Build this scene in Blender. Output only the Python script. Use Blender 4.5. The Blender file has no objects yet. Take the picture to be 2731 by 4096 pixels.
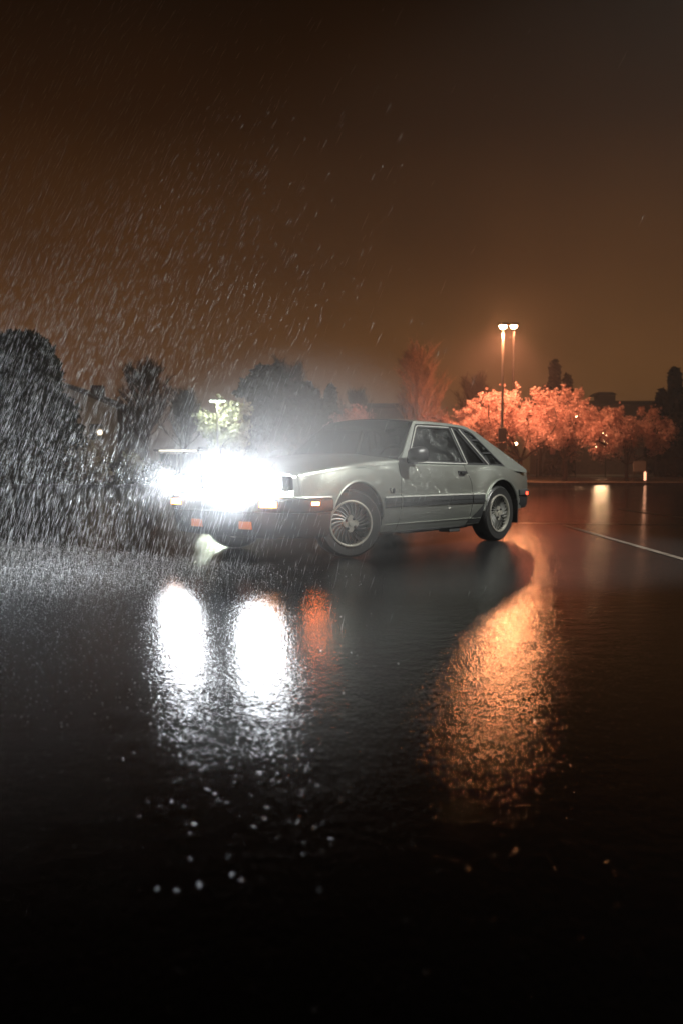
import bpy, bmesh, math, random
import numpy as np
from mathutils import Vector, Matrix
rnd = random.Random(7)
R = math.radians
sc = bpy.context.scene
COL = sc.collection
PI = math.pi

# ------------------------------------------------------------------ camera model (used to measure places in metres)
PW, PH, FPX, HC, HOR = 2731.0, 4096.0, 3483.0, 0.79, 1880.0
PITCH = math.atan((PH / 2 - HOR) / FPX)

def at(px, py, Y):
    """the point at depth Y metres that the photograph shows at (px, py)"""
    v = ((px - PW / 2) / FPX, 1.0, -(py - PH / 2) / FPX)
    c, s = math.cos(-PITCH), math.sin(-PITCH)
    d = (v[0], c * v[1] - s * v[2], s * v[1] + c * v[2])
    t = Y / d[1]
    return Vector((d[0] * t, Y, HC + d[2] * t))

# ------------------------------------------------------------------ object helpers
def tag(o, label=None, cat=None, group=None, kind=None):
    if label: o['label'] = label
    if cat: o['category'] = cat
    if group: o['group'] = group
    if kind: o['kind'] = kind
    return o

def empty(name, loc=(0, 0, 0), rz=0.0):
    o = bpy.data.objects.new(name, None)
    o.empty_display_size = 0.2
    o.location = loc
    o.rotation_euler = (0, 0, rz)
    COL.objects.link(o)
    return o

class MB:
    """collects geometry and links it as one mesh object"""
    def __init__(s): s.v, s.f = [], []
    def add(s, vs, fs):
        b = len(s.v)
        s.v += [tuple(p) for p in vs]
        s.f += [tuple(i + b for i in f) for f in fs]
        return s
    def box(s, a, b):
        x0, y0, z0 = a; x1, y1, z1 = b
        return s.add([(x0, y0, z0), (x1, y0, z0), (x1, y1, z0), (x0, y1, z0), (x0, y0, z1), (x1, y0, z1), (x1, y1, z1), (x0, y1, z1)],
                     [(0, 3, 2, 1), (4, 5, 6, 7), (0, 1, 5, 4), (1, 2, 6, 5), (2, 3, 7, 6), (3, 0, 4, 7)])
    def grid(s, rows, closed=False):
        n, m = len(rows), len(rows[0])
        vs = [p for r in rows for p in r]
        fs = []
        for i in range(n - 1):
            for j in range(m if closed else m - 1):
                k = (j + 1) % m
                fs.append((i * m + j, i * m + k, (i + 1) * m + k, (i + 1) * m + j))
        return s.add(vs, fs)
    def tube(s, pts, rad, seg=8, cap=True):
        pts = [Vector(p) for p in pts]
        if not hasattr(rad, '__len__'): rad = [rad] * len(pts)
        rows = []
        for i, p in enumerate(pts):
            d = (pts[min(i + 1, len(pts) - 1)] - pts[max(i - 1, 0)])
            d = d.normalized() if d.length > 1e-9 else Vector((0, 0, 1))
            u = d.orthogonal().normalized() if abs(d.z) > .95 else d.cross(Vector((0, 0, 1))).normalized()
            w = d.cross(u)
            rows.append([p + (u * math.cos(2 * PI * k / seg) + w * math.sin(2 * PI * k / seg)) * rad[i] for k in range(seg)])
        b = len(s.v)
        s.grid(rows, True)
        if cap:
            s.f.append(tuple(b + k for k in range(seg)))
            s.f.append(tuple(b + (len(pts) - 1) * seg + k for k in range(seg)))
        return s
    def lathe(s, prof, seg=32, axis='y', c=(0, 0, 0), closed=False):
        rows = []
        pr = list(prof) + ([prof[0]] if closed else [])
        for (r, h) in pr:
            row = []
            for k in range(seg):
                a = 2 * PI * k / seg
                if axis == 'y': row.append((c[0] + r * math.cos(a), c[1] + h, c[2] + r * math.sin(a)))
                elif axis == 'x': row.append((c[0] + h, c[1] + r * math.cos(a), c[2] + r * math.sin(a)))
                else: row.append((c[0] + r * math.cos(a), c[1] + r * math.sin(a), c[2] + h))
            rows.append(row)
        return s.grid(rows, True)
    def prism(s, top, bot):
        """side walls plus two n-gon caps between two matching outlines"""
        n = len(top); b = len(s.v)
        s.v += [tuple(p) for p in top] + [tuple(p) for p in bot]
        s.f.append(tuple(b + i for i in range(n)))
        s.f.append(tuple(b + n + i for i in reversed(range(n))))
        for i in range(n):
            j = (i + 1) % n
            s.f.append((b + i, b + n + i, b + n + j, b + j))
        return s
    def build(s, name, mat, parent=None, smooth=35, bevel=0.0, fix=True):
        me = bpy.data.meshes.new(name)
        me.from_pydata(s.v, [], s.f)
        bm = bmesh.new(); bm.from_mesh(me)
        if fix:
            bmesh.ops.remove_doubles(bm, verts=bm.verts, dist=1e-5)
            bmesh.ops.recalc_face_normals(bm, faces=bm.faces)
        if bevel:
            es = [e for e in bm.edges if len(e.link_faces) == 2 and e.calc_face_angle(0) > R(40)]
            bmesh.ops.bevel(bm, geom=es, offset=bevel, segments=2, affect='EDGES', profile=.6)
        bm.to_mesh(me); bm.free()
        if smooth:
            me.shade_smooth() if hasattr(me, 'shade_smooth') else None
            if hasattr(me, 'set_sharp_from_angle'): me.set_sharp_from_angle(angle=R(smooth))
        o = bpy.data.objects.new(name, me)
        if mat: me.materials.append(mat)
        COL.objects.link(o)
        if parent: o.parent = parent
        return o

def np_mesh(name, verts, faces_n, mat, parent=None, nside=4):
    """fast mesh: verts (N,3) array, faces as consecutive runs of nside vertices or an index array"""
    me = bpy.data.meshes.new(name)
    verts = np.asarray(verts, np.float32); idx = np.asarray(faces_n, np.int32).reshape(-1, nside)
    me.vertices.add(len(verts)); me.vertices.foreach_set('co', verts.ravel())
    me.loops.add(idx.size); me.loops.foreach_set('vertex_index', idx.ravel())
    me.polygons.add(len(idx)); me.polygons.foreach_set('loop_start', np.arange(0, idx.size, nside, dtype=np.int32))
    me.update(calc_edges=True); me.validate()
    o = bpy.data.objects.new(name, me)
    me.materials.append(mat)
    COL.objects.link(o)
    if parent: o.parent = parent
    return o

# ------------------------------------------------------------------ materials
def mat(name):
    m = bpy.data.materials.new(name); m.use_nodes = True
    nt = m.node_tree; nt.nodes.clear()
    out = nt.nodes.new('ShaderNodeOutputMaterial')
    return m, nt, out

def N(nt, t, **kw):
    n = nt.nodes.new(t)
    for k, v in kw.items():
        if k.startswith('i_'): n.inputs[k[2:].replace('_', ' ')].default_value = v
        else: setattr(n, k, v)
    return n

def pbr(name, col, rough=.5, metal=0.0, var=0.0, vscale=6.0, bump=0.0, bscale=60.0, coat=0.0, spec=.5, emit=None, estr=0.0):
    m, nt, out = mat(name)
    b = N(nt, 'ShaderNodeBsdfPrincipled')
    b.inputs['Base Color'].default_value = (*col, 1); b.inputs['Roughness'].default_value = rough
    b.inputs['Metallic'].default_value = metal; b.inputs['Coat Weight'].default_value = coat
    b.inputs['Coat Roughness'].default_value = .06; b.inputs['Specular IOR Level'].default_value = spec
    if emit:
        b.inputs['Emission Color'].default_value = (*emit, 1); b.inputs['Emission Strength'].default_value = estr
    tc = N(nt, 'ShaderNodeTexCoord')
    if var:
        nz = N(nt, 'ShaderNodeTexNoise'); nz.inputs['Scale'].default_value = vscale; nz.inputs['Detail'].default_value = 5
        nt.links.new(tc.outputs['Object'], nz.inputs['Vector'])
        r = N(nt, 'ShaderNodeValToRGB')
        r.color_ramp.elements[0].position = .3; r.color_ramp.elements[1].position = .72
        r.color_ramp.elements[0].color = (*[c * (1 - var) for c in col], 1)
        r.color_ramp.elements[1].color = (*[min(1, c * (1 + var)) for c in col], 1)
        nt.links.new(nz.outputs['Fac'], r.inputs['Fac']); nt.links.new(r.outputs['Color'], b.inputs['Base Color'])
    if bump:
        nz = N(nt, 'ShaderNodeTexNoise'); nz.inputs['Scale'].default_value = bscale; nz.inputs['Detail'].default_value = 3
        nt.links.new(tc.outputs['Object'], nz.inputs['Vector'])
        bp = N(nt, 'ShaderNodeBump'); bp.inputs['Strength'].default_value = bump; bp.inputs['Distance'].default_value = .01
        nt.links.new(nz.outputs['Fac'], bp.inputs['Height']); nt.links.new(bp.outputs['Normal'], b.inputs['Normal'])
    nt.links.new(b.outputs[0], out.inputs['Surface'])
    return m

def emis(name, col, strength):
    m, nt, out = mat(name)
    e = N(nt, 'ShaderNodeEmission'); e.inputs['Color'].default_value = (*col, 1); e.inputs['Strength'].default_value = strength
    nt.links.new(e.outputs[0], out.inputs['Surface'])
    return m

def leafmat(name, c0, c1, trans=.35, scale=1.2):
    """leaves / petals: two tones mixed by object-space noise, some light passing through"""
    m, nt, out = mat(name)
    tc = N(nt, 'ShaderNodeTexCoord')
    nz = N(nt, 'ShaderNodeTexNoise'); nz.inputs['Scale'].default_value = scale; nz.inputs['Detail'].default_value = 6
    r = N(nt, 'ShaderNodeValToRGB'); r.color_ramp.elements[0].position = .35; r.color_ramp.elements[1].position = .65
    r.color_ramp.elements[0].color = (*c0, 1); r.color_ramp.elements[1].color = (*c1, 1)
    d = N(nt, 'ShaderNodeBsdfDiffuse'); t = N(nt, 'ShaderNodeBsdfTranslucent'); mx = N(nt, 'ShaderNodeMixShader')
    mx.inputs[0].default_value = trans
    L = nt.links.new
    L(tc.outputs['Object'], nz.inputs['Vector']); L(nz.outputs['Fac'], r.inputs['Fac'])
    L(r.outputs['Color'], d.inputs['Color']); L(r.outputs['Color'], t.inputs['Color'])
    L(d.outputs[0], mx.inputs[1]); L(t.outputs[0], mx.inputs[2]); L(mx.outputs[0], out.inputs['Surface'])
    return m

def paint():
    """wet silver metallic paint with beads of water"""
    m, nt, out = mat('silver_paint'); L = nt.links.new
    b = N(nt, 'ShaderNodeBsdfPrincipled')
    b.inputs['Metallic'].default_value = .95; b.inputs['Roughness'].default_value = .31
    b.inputs['Base Color'].default_value = (.52, .545, .50, 1)
    b.inputs['Coat Weight'].default_value = .7; b.inputs['Coat Roughness'].default_value = .04
    tc = N(nt, 'ShaderNodeTexCoord')
    v = N(nt, 'ShaderNodeTexVoronoi'); v.inputs['Scale'].default_value = 72; v.inputs['Randomness'].default_value = 1
    r = N(nt, 'ShaderNodeMapRange'); r.inputs['From Min'].default_value = .0; r.inputs['From Max'].default_value = .30
    r.inputs['To Min'].default_value = 1; r.inputs['To Max'].default_value = 0
    n2 = N(nt, 'ShaderNodeTexNoise'); n2.inputs['Scale'].default_value = 14; n2.inputs['Detail'].default_value = 4
    mr = N(nt, 'ShaderNodeMapRange'); mr.inputs['From Min'].default_value = .46; mr.inputs['From Max'].default_value = .62
    mu = N(nt, 'ShaderNodeMath', operation='MULTIPLY')
    bp = N(nt, 'ShaderNodeBump'); bp.inputs['Strength'].default_value = .9; bp.inputs['Distance'].default_value = .005
    for n in (v, n2): L(tc.outputs['Object'], n.inputs['Vector'])
    L(v.outputs['Distance'], r.inputs['Value']); L(n2.outputs['Fac'], mr.inputs['Value'])
    L(r.outputs[0], mu.inputs[0]); L(mr.outputs[0], mu.inputs[1]); L(mu.outputs[0], bp.inputs['Height'])
    L(bp.outputs['Normal'], b.inputs['Coat Normal']); L(bp.outputs['Normal'], b.inputs['Normal'])
    L(b.outputs[0], out.inputs['Surface'])
    return m

def wetglass(name, tint=.25, drops=.5):
    """tinted car glass covered in rain drops"""
    m, nt, out = mat(name); L = nt.links.new
    tc = N(nt, 'ShaderNodeTexCoord')
    v = N(nt, 'ShaderNodeTexVoronoi'); v.inputs['Scale'].default_value = 70
    v2 = N(nt, 'ShaderNodeTexNoise'); v2.inputs['Scale'].default_value = 9; v2.inputs['Detail'].default_value = 5
    r = N(nt, 'ShaderNodeMapRange'); r.inputs['From Min'].default_value = .12; r.inputs['From Max'].default_value = .34
    r.inputs['To Min'].default_value = 1; r.inputs['To Max'].default_value = 0
    mr = N(nt, 'ShaderNodeMapRange'); mr.inputs['From Min'].default_value = .42; mr.inputs['From Max'].default_value = .7
    mu = N(nt, 'ShaderNodeMath', operation='MULTIPLY')
    bp = N(nt, 'ShaderNodeBump'); bp.inputs['Strength'].default_value = .6; bp.inputs['Distance'].default_value = .004
    g = N(nt, 'ShaderNodeBsdfGlossy'); g.inputs['Roughness'].default_value = .03; g.inputs['Color'].default_value = (1, 1, 1, 1)
    t = N(nt, 'ShaderNodeBsdfTransparent'); t.inputs['Color'].default_value = (tint, tint * 1.02, tint, 1)
    fr = N(nt, 'ShaderNodeFresnel'); fr.inputs['IOR'].default_value = 1.5
    m1 = N(nt, 'ShaderNodeMixShader')
    d = N(nt, 'ShaderNodeBsdfDiffuse'); d.inputs['Color'].default_value = (.55, .57, .56, 1)
    m2 = N(nt, 'ShaderNodeMixShader')
    k = N(nt, 'ShaderNodeMath', operation='MULTIPLY'); k.inputs[1].default_value = drops
    for n in (v, v2): L(tc.outputs['Object'], n.inputs['Vector'])
    L(v.outputs['Distance'], r.inputs['Value']); L(v2.outputs['Fac'], mr.inputs['Value'])
    L(r.outputs[0], mu.inputs[0]); L(mr.outputs[0], mu.inputs[1]); L(mu.outputs[0], bp.inputs['Height'])
    L(bp.outputs['Normal'], g.inputs['Normal']); L(bp.outputs['Normal'], fr.inputs['Normal'])
    L(fr.outputs[0], m1.inputs[0]); L(t.outputs[0], m1.inputs[1]); L(g.outputs[0], m1.inputs[2])
    L(mu.outputs[0], k.inputs[0]); L(k.outputs[0], m2.inputs[0]); L(m1.outputs[0], m2.inputs[1]); L(d.outputs[0], m2.inputs[2])
    L(m2.outputs[0], out.inputs['Surface'])
    return m

def asphalt(name, base, rlo, rhi, bstr, wet=True):
    """asphalt under a film of rain water: dark aggregate, small ripples, smoother pools"""
    m, nt, out = mat(name); L = nt.links.new
    tc = N(nt, 'ShaderNodeTexCoord')
    b = N(nt, 'ShaderNodeBsdfPrincipled'); b.inputs['IOR'].default_value = 1.33; b.inputs['Specular IOR Level'].default_value = .19
    ag = N(nt, 'ShaderNodeTexNoise'); ag.inputs['Scale'].default_value = 140; ag.inputs['Detail'].default_value = 4
    cr = N(nt, 'ShaderNodeValToRGB'); cr.color_ramp.elements[0].position = .35; cr.color_ramp.elements[1].position = .75
    cr.color_ramp.elements[0].color = (*[c * .55 for c in base], 1); cr.color_ramp.elements[1].color = (*[c * 1.6 for c in base], 1)
    pl = N(nt, 'ShaderNodeTexNoise'); pl.inputs['Scale'].default_value = .55; pl.inputs['Detail'].default_value = 4
    pm = N(nt, 'ShaderNodeMapRange'); pm.inputs['From Min'].default_value = .40; pm.inputs['From Max'].default_value = .60
    rr = N(nt, 'ShaderNodeMapRange'); rr.inputs['To Min'].default_value = rlo; rr.inputs['To Max'].default_value = rhi
    # ripples (water) and aggregate
    w1 = N(nt, 'ShaderNodeTexNoise'); w1.inputs['Scale'].default_value = 33; w1.inputs['Detail'].default_value = 3; w1.inputs['Roughness'].default_value = .6
    w2 = N(nt, 'ShaderNodeTexNoise'); w2.inputs['Scale'].default_value = 9; w2.inputs['Detail'].default_value = 2
    w3 = N(nt, 'ShaderNodeTexNoise'); w3.inputs['Scale'].default_value = 95; w3.inputs['Detail'].default_value = 2
    m1 = N(nt, 'ShaderNodeMath', operation='MULTIPLY'); m1.inputs[1].default_value = .019 * bstr
    m2 = N(nt, 'ShaderNodeMath', operation='MULTIPLY'); m2.inputs[1].default_value = .014 * bstr
    m3 = N(nt, 'ShaderNodeMath', operation='MULTIPLY')
    s3 = N(nt, 'ShaderNodeMapRange'); s3.inputs['To Min'].default_value = .001 * bstr; s3.inputs['To Max'].default_value = .006 * bstr
    a1 = N(nt, 'ShaderNodeMath', operation='ADD'); a2 = N(nt, 'ShaderNodeMath', operation='ADD')
    bp = N(nt, 'ShaderNodeBump'); bp.inputs['Strength'].default_value = 1; bp.inputs['Distance'].default_value = .25
    mp = N(nt, 'ShaderNodeMapping'); mp.inputs['Scale'].default_value = (2.3, 1.0, 1.0)
    L(tc.outputs['Object'], mp.inputs['Vector']); L(mp.outputs[0], w1.inputs['Vector']); L(mp.outputs[0], w3.inputs['Vector'])
    for n in (ag, pl, w2): L(tc.outputs['Object'], n.inputs['Vector'])
    L(ag.outputs['Fac'], cr.inputs['Fac']); L(cr.outputs['Color'], b.inputs['Base Color'])
    L(pl.outputs['Fac'], pm.inputs['Value']); L(pm.outputs[0], rr.inputs['Value']); L(rr.outputs[0], b.inputs['Roughness'])
    L(pm.outputs[0], s3.inputs['Value'])
    L(w1.outputs['Fac'], m1.inputs[0]); L(w2.outputs['Fac'], m2.inputs[0]); L(w3.outputs['Fac'], m3.inputs[0]); L(s3.outputs[0], m3.inputs[1])
    L(m1.outputs[0], a1.inputs[0]); L(m2.outputs[0], a1.inputs[1]); L(a1.outputs[0], a2.inputs[0]); L(m3.outputs[0], a2.inputs[1])
    # sparse drop splashes: little domes in a few of the cells
    vo = N(nt, 'ShaderNodeTexVoronoi'); vo.inputs['Scale'].default_value = 52
    vs = N(nt, 'ShaderNodeSeparateColor'); vm = N(nt, 'ShaderNodeMath', operation='GREATER_THAN'); vm.inputs[1].default_value = .87
    vd = N(nt, 'ShaderNodeMapRange', interpolation_type='SMOOTHSTEP'); vd.inputs['From Min'].default_value = 0; vd.inputs['From Max'].default_value = .32
    vd.inputs['To Min'].default_value = .0031; vd.inputs['To Max'].default_value = 0
    vx = N(nt, 'ShaderNodeMath', operation='MULTIPLY'); a3 = N(nt, 'ShaderNodeMath', operation='ADD')
    L(tc.outputs['Object'], vo.inputs['Vector']); L(vo.outputs['Color'], vs.inputs[0]); L(vs.outputs[0], vm.inputs[0])
    L(vo.outputs['Distance'], vd.inputs['Value']); L(vd.outputs[0], vx.inputs[0]); L(vm.outputs[0], vx.inputs[1])
    L(a2.outputs[0], a3.inputs[0]); L(vx.outputs[0], a3.inputs[1])
    L(a3.outputs[0], bp.inputs['Height']); L(bp.outputs['Normal'], b.inputs['Normal'])
    L(b.outputs[0], out.inputs['Surface'])
    return m

M = dict(
    paint=paint(),
    black=pbr('black_plastic', (.008, .008, .009), .42, bump=.12, bscale=220),
    strip=pbr('grey_rubber_strip', (.011, .0115, .012), .62, spec=.25, bump=.1, bscale=150),
    rubber=pbr('tyre_rubber', (.010, .010, .010), .36, bump=.35, bscale=90),
    chrome=pbr('bright_trim', (.85, .85, .80), .30, .75),
    rim=pbr('machined_rim', (.50, .48, .42), .34, .85, var=.12, vscale=30),
    fin=pbr('grey_wheel_fins', (.13, .13, .12), .45, .35, var=.25, vscale=25),
    dark=pbr('dark_underbody', (.008, .008, .008), .7),
    glass=wetglass('wet_side_glass', .40, .9), wind=wetglass('wet_windscreen', .12, .22), louvre=wetglass('wet_louvre_glass', .10, .75),
    seat=pbr('grey_seat_cloth', (.09, .08, .085), .9, bump=.3, bscale=120),
    head=emis('headlamp_light', (.93, .97, 1.0), 14),
    amber=emis('amber_lamp', (1.0, .34, .05), 30),
    ambers=emis('amber_side_marker', (1.0, .20, .035), 140),
    fog=pbr('amber_fog_lens', (.55, .16, .05), .15, emit=(1, .2, .06), estr=.12),
    redl=emis('red_side_lamp', (1.0, .05, .02), 7),
    asphalt=asphalt('wet_asphalt', (.012, .0115, .012), .03, .07, .42),
    mark=pbr('worn_white_road_paint', (.095, .08, .066), .30, var=.6, vscale=9, bump=.3, bscale=60),
    kerb=pbr('kerb_concrete', (.22, .20, .18), .45, var=.3, bump=.3, bscale=20),
    soil=pbr('verge_turf', (.07, .06, .035), .9, var=.5, vscale=3, bump=.6, bscale=14),
    steel=pbr('painted_steel_post', (.42, .41, .38), .40, .3, var=.15, vscale=4),
    steeld=pbr('dark_steel_post', (.03, .027, .025), .5, .2),
    board=pbr('grey_sign_back', (.34, .34, .33), .5, .2),
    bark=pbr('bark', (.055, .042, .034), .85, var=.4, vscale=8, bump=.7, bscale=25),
    bark_lit=pbr('lamplit_bark', (.60, .42, .33), .85, var=.35, vscale=6),  # bark colour lightened to imitate orange lamplight on the tall bare tree
    blossom=leafmat('blossom', (.56, .36, .33), (.80, .62, .58), .35, 1.0),
    needle=leafmat('evergreen_needles', (.018, .030, .020), (.045, .065, .040), .15, .9),
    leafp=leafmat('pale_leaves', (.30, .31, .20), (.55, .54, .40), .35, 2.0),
    leafd=leafmat('dull_shrub_leaves', (.07, .07, .05), (.16, .14, .10), .25, 1.4),
    wall=pbr('rendered_wall', (.24, .20, .16), .8, var=.18, vscale=1.2),
    wallb=pbr('brown_brick_wall', (.13, .08, .06), .8, var=.3, vscale=2),
    roof=pbr('dark_roof', (.045, .036, .032), .7, var=.3, vscale=4),
    lampo=emis('sodium_lamp', (1.0, .58, .30), 90),
    lampw=emis('white_lamp', (.86, 1.0, .84), 16),
    lampk=emis('key_lamp', (1.0, .98, .92), 30),
    winw=emis('warm_lit_window', (1.0, .60, .27), 5),
    winc=emis('cream_lit_window', (1.0, .80, .58), 4),
    strip_l=emis('lit_fascia', (1.0, .93, .78), 1.6),
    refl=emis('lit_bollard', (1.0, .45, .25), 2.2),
    darkglass=pbr('shelter_glass', (.03, .05, .055), .08),
)

# ------------------------------------------------------------------ ground
S = 900
tag(MB().add([(-S, -S, 0), (S, -S, 0), (S, S, 0), (-S, S, 0)], [(0, 1, 2, 3)]).build('ground', M['asphalt'], smooth=0), 'rain soaked dark asphalt of the car park, mirroring lamps', 'ground', kind='structure')

def gpt(px, py):
    d = at(px, py, 1.0) - Vector((0, 0, HC))
    t = -HC / d.z
    return Vector((d.x * t, d.y * t, 0))

def marking(p, q, w):
    p, q = Vector(p), Vector(q)
    d = (q - p).normalized(); n = Vector((-d.y, d.x, 0)) * w / 2
    z = Vector((0, 0, .004))
    rows = []
    for i in range(25):
        c = p.lerp(q, i / 24)
        rows.append([c + n + z, c - n + z])
    return tag(MB().grid(rows).build('parking_line', M['mark'], smooth=0), kind='structure')
a, b = gpt(2250, 2100), gpt(2760, 2246)
marking(a, b, .075)
e0, e1 = gpt(2075, 2093), gpt(2850, 2101)
marking(e0, e1, .10)
marking(gpt(2470, 2036), gpt(2800, 2080), .10)
marking(gpt(2090, 1955), gpt(2330, 1958), .12)

# kerbed verges behind the car park: near island with the blossom trees, road beyond
def slab(name, x0, x1, y0, y1, z, m, kind='structure'):
    return tag(MB().box((x0, y0, -.05), (x1, y1, z)).build(name, m, smooth=0, bevel=.02), kind=kind)
slab('verge', 4, 60, 47.32, 62, .10, M['soil'])
slab('kerb', 4, 60, 47.0, 47.3, .13, M['kerb'])
slab('pavement', 4, 75, 74, 76.5, .14, M['kerb'])
slab('far_verge', -90, 95, 78, 230, .16, M['soil'])
slab('left_verge', -45, 3.2, 40.32, 56, .10, M['soil'])
slab('kerb', -45, 3.2, 40.0, 40.3, .13, M['kerb'])

# ------------------------------------------------------------------ the car (local axes: x rearward from the front axle, y to its right, z up)
AX = Vector((1.676, 1.928)).normalized()
AY = Vector((AX.y, -AX.x))
C0 = Vector((.087, 7.77)) - AY * .85
car = empty('hatchback_car', (C0.x, C0.y, 0), math.atan2(AX.y, AX.x))
tag(car, 'silver three door hatchback with blazing headlights parked on wet asphalt', 'car')

def l3(x, Y, z): return (x, -Y, z)          # Y = towards the left (viewer's) side

def sstep(a, b, t):
    t = max(0, min(1, (t - a) / (b - a))); return t * t * (3 - 2 * t)

def interp(tab, x):
    if x <= tab[0][0]: return tab[0][1]
    for (x0, y0), (x1, y1) in zip(tab, tab[1:]):
        if x <= x1:
            t = (x - x0) / (x1 - x0); return y0 + (y1 - y0) * t
    return tab[-1][1]

def smooth_interp(tab, x):
    # Catmull-Rom through the table
    n = len(tab)
    if x <= tab[0][0]: return tab[0][1]
    if x >= tab[-1][0]: return tab[-1][1]
    for i in range(n - 1):
        if x <= tab[i + 1][0]:
            x0, y0 = tab[i]; x1, y1 = tab[i + 1]
            d = (y1 - y0) / (x1 - x0)
            dl = (y1 - tab[i - 1][1]) / (x1 - tab[i - 1][0]) if i else d
            dr = (tab[i + 2][1] - y0) / (tab[i + 2][0] - x0) if i + 2 < n else d
            h = x1 - x0; t = (x - x0) / h
            return (2 * t**3 - 3 * t**2 + 1) * y0 + (t**3 - 2 * t**2 + t) * h * dl + (-2 * t**3 + 3 * t**2) * y1 + (t**3 - t**2) * h * dr

FA, RA, RAD = .085, 2.55, .365          # arch centres and radius
AZ = .325
TOP = [(-.66, .755), (-.4, .795), (0, .843), (.4, .878), (.7, .893), (.85, .885), (1.0, .868), (1.9, .860), (2.3, .853), (2.8, .825), (3.1, .793), (3.30, .775)]
PLAN = [(-.66, .775), (-.5, .810), (-.2, .835), (.3, .842), (1.2, .842), (2.0, .845), (2.6, .848), (3.0, .838), (3.2, .805), (3.30, .775)]
ROCK = [(-.66, .42), (-.30, .30), (-.25, .21), (.45, .205), (.7, .205), (1.4, .178), (1.85, .20), (2.25, .215), (2.9, .34), (3.30, .36)]

def ytop(x): return interp(TOP, x) if False else smooth_interp(TOP, x)
def yside(x, z):
    W = smooth_interp(PLAN, x)
    y = W
    if z > .60: y -= (z - .60) ** 2 * .62
    if z < .47: y -= (.47 - z) ** 2 * 1.15
    for c in (FA, RA):
        d = math.hypot(x - c, (z - AZ))
        y += .030 * sstep(.66, .385, d) * (1 if z > .2 else .5)
    # crease under the hood edge and the belt, fading into the door
    fade = max(sstep(.72, .35, x) * sstep(-.5, -.1, x), sstep(2.1, 2.3, x) * sstep(3.25, 2.9, x))
    y -= .016 * fade * math.exp(-((z - .818) / .010) ** 2)
    y -= .012 * fade * sstep(.815, .835, z)
    return y

def zlow(x):
    z = interp(ROCK, x)
    for c in (FA, RA):
        d = abs(x - c)
        if d < RAD: z = max(z, AZ + math.sqrt(RAD * RAD - d * d) * (1.0))
    return z

# columns: dense round the arches, gaps at the door shut lines
cols = [-.66, -.62, -.56, -.50, -.44, -.38, -.33]
for k in range(0, 41): cols.append(FA - RAD * math.cos(PI * k / 40))
x = .475
while x < .735: cols.append(x); x += .03
DF, DR = .750, 1.985
cols += [DF - .006, DF - .0035, DF + .0035, DF + .006]
x = .78
while x < 1.97: cols.append(x); x += .033
cols += [DR - .006, DR - .0035, DR + .0035, DR + .006]
x = 2.01
while x < RA - RAD - .01: cols.append(x); x += .03
for k in range(0, 41): cols.append(RA - RAD * math.cos(PI * k / 40))
cols += [2.95, 3.0, 3.05, 3.1, 3.15, 3.2, 3.25, 3.30]
cols = sorted(cols)
VR = [0, .03, .08, .14, .20, .27, .34, .41, .48, .55, .62, .68, .74, .79, .83, .86, .885, .905, .925, .945, .965, .985, 1.0]

def warp(u, z):
    """the door's rear shut line leans forward above the crease"""
    w = math.exp(-((u - DR) / .10) ** 2)
    return u - .105 * w * sstep(.62, .86, z) - .02 * w * sstep(.80, .86, z)

def side_pt(u, z):
    xx = warp(u, z)
    return xx, yside(xx, z), z

def column(u):
    zt = ytop(u) - .045
    z0 = zlow(u)
    pts = []
    for v in VR:
        z = z0 + (zt - z0) * v
        pts.append(side_pt(u, z))
    xx, yy, _ = pts[-1]
    for k in range(1, 6):                      # rounded shoulder
        a = PI / 2 * k / 5
        pts.append((xx, yy - .048 * (1 - math.cos(a)), zt + .045 * math.sin(a)))
    return pts

body = MB(); door = {1: MB(), -1: MB()}
colpts = [column(u) for u in cols]
hood_end, cabin_end = .78, 2.20
def crown_row(u, p):
    """from the shoulder across to the other shoulder (hood / rear deck)"""
    xx, ye, ze = p
    cr = interp([(-.66, .022), (-.3, .045), (.3, .06), (.8, .050), (2.2, .0), (3.3, .02)], u)
    row = []
    for k in range(1, 24):
        t = 1 - 2 * k / 24
        yy = ye * t
        bulge = cr * (1 - abs(t) ** 2.4)
        # raised power bulge in the middle of the hood
        if u < .8: bulge += .012 * sstep(.42, .30, abs(yy)) * sstep(-.62, -.2, u)
        row.append((xx, yy, ze + bulge))
    return row
for s in (1, -1):
    for i in range(len(cols) - 1):
        u0, u1 = cols[i], cols[i + 1]
        um = (u0 + u1) / 2
        if abs(um - DF) < .0034 or abs(um - DR) < .0034: continue
        tgt = door[s] if DF < um < DR else body
        r0 = [l3(p[0], s * p[1], p[2]) for p in colpts[i]]
        r1 = [l3(p[0], s * p[1], p[2]) for p in colpts[i + 1]]
        if DF < um < DR:
            # rocker panel below the door belongs to the body
            zs = [k for k in range(len(r0)) if r0[k][2] < .262]
            k = max(zs) if zs else 0
            body.grid([r0[:k + 1], r1[:k + 1]])
            tgt.grid([r0[k:], r1[k:]])
        else:
            tgt.grid([r0, r1])
for i in range(len(cols) - 1):
    um = (cols[i] + cols[i + 1]) / 2
    if um < hood_end or um > cabin_end:
        rows = []
        for j in (i, i + 1):
            p = colpts[j][-1]
            rows.append([l3(*p)] + [l3(*q) for q in crown_row(cols[j], p)] + [l3(p[0], -p[1], p[2])])
        body.grid(rows)
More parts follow.
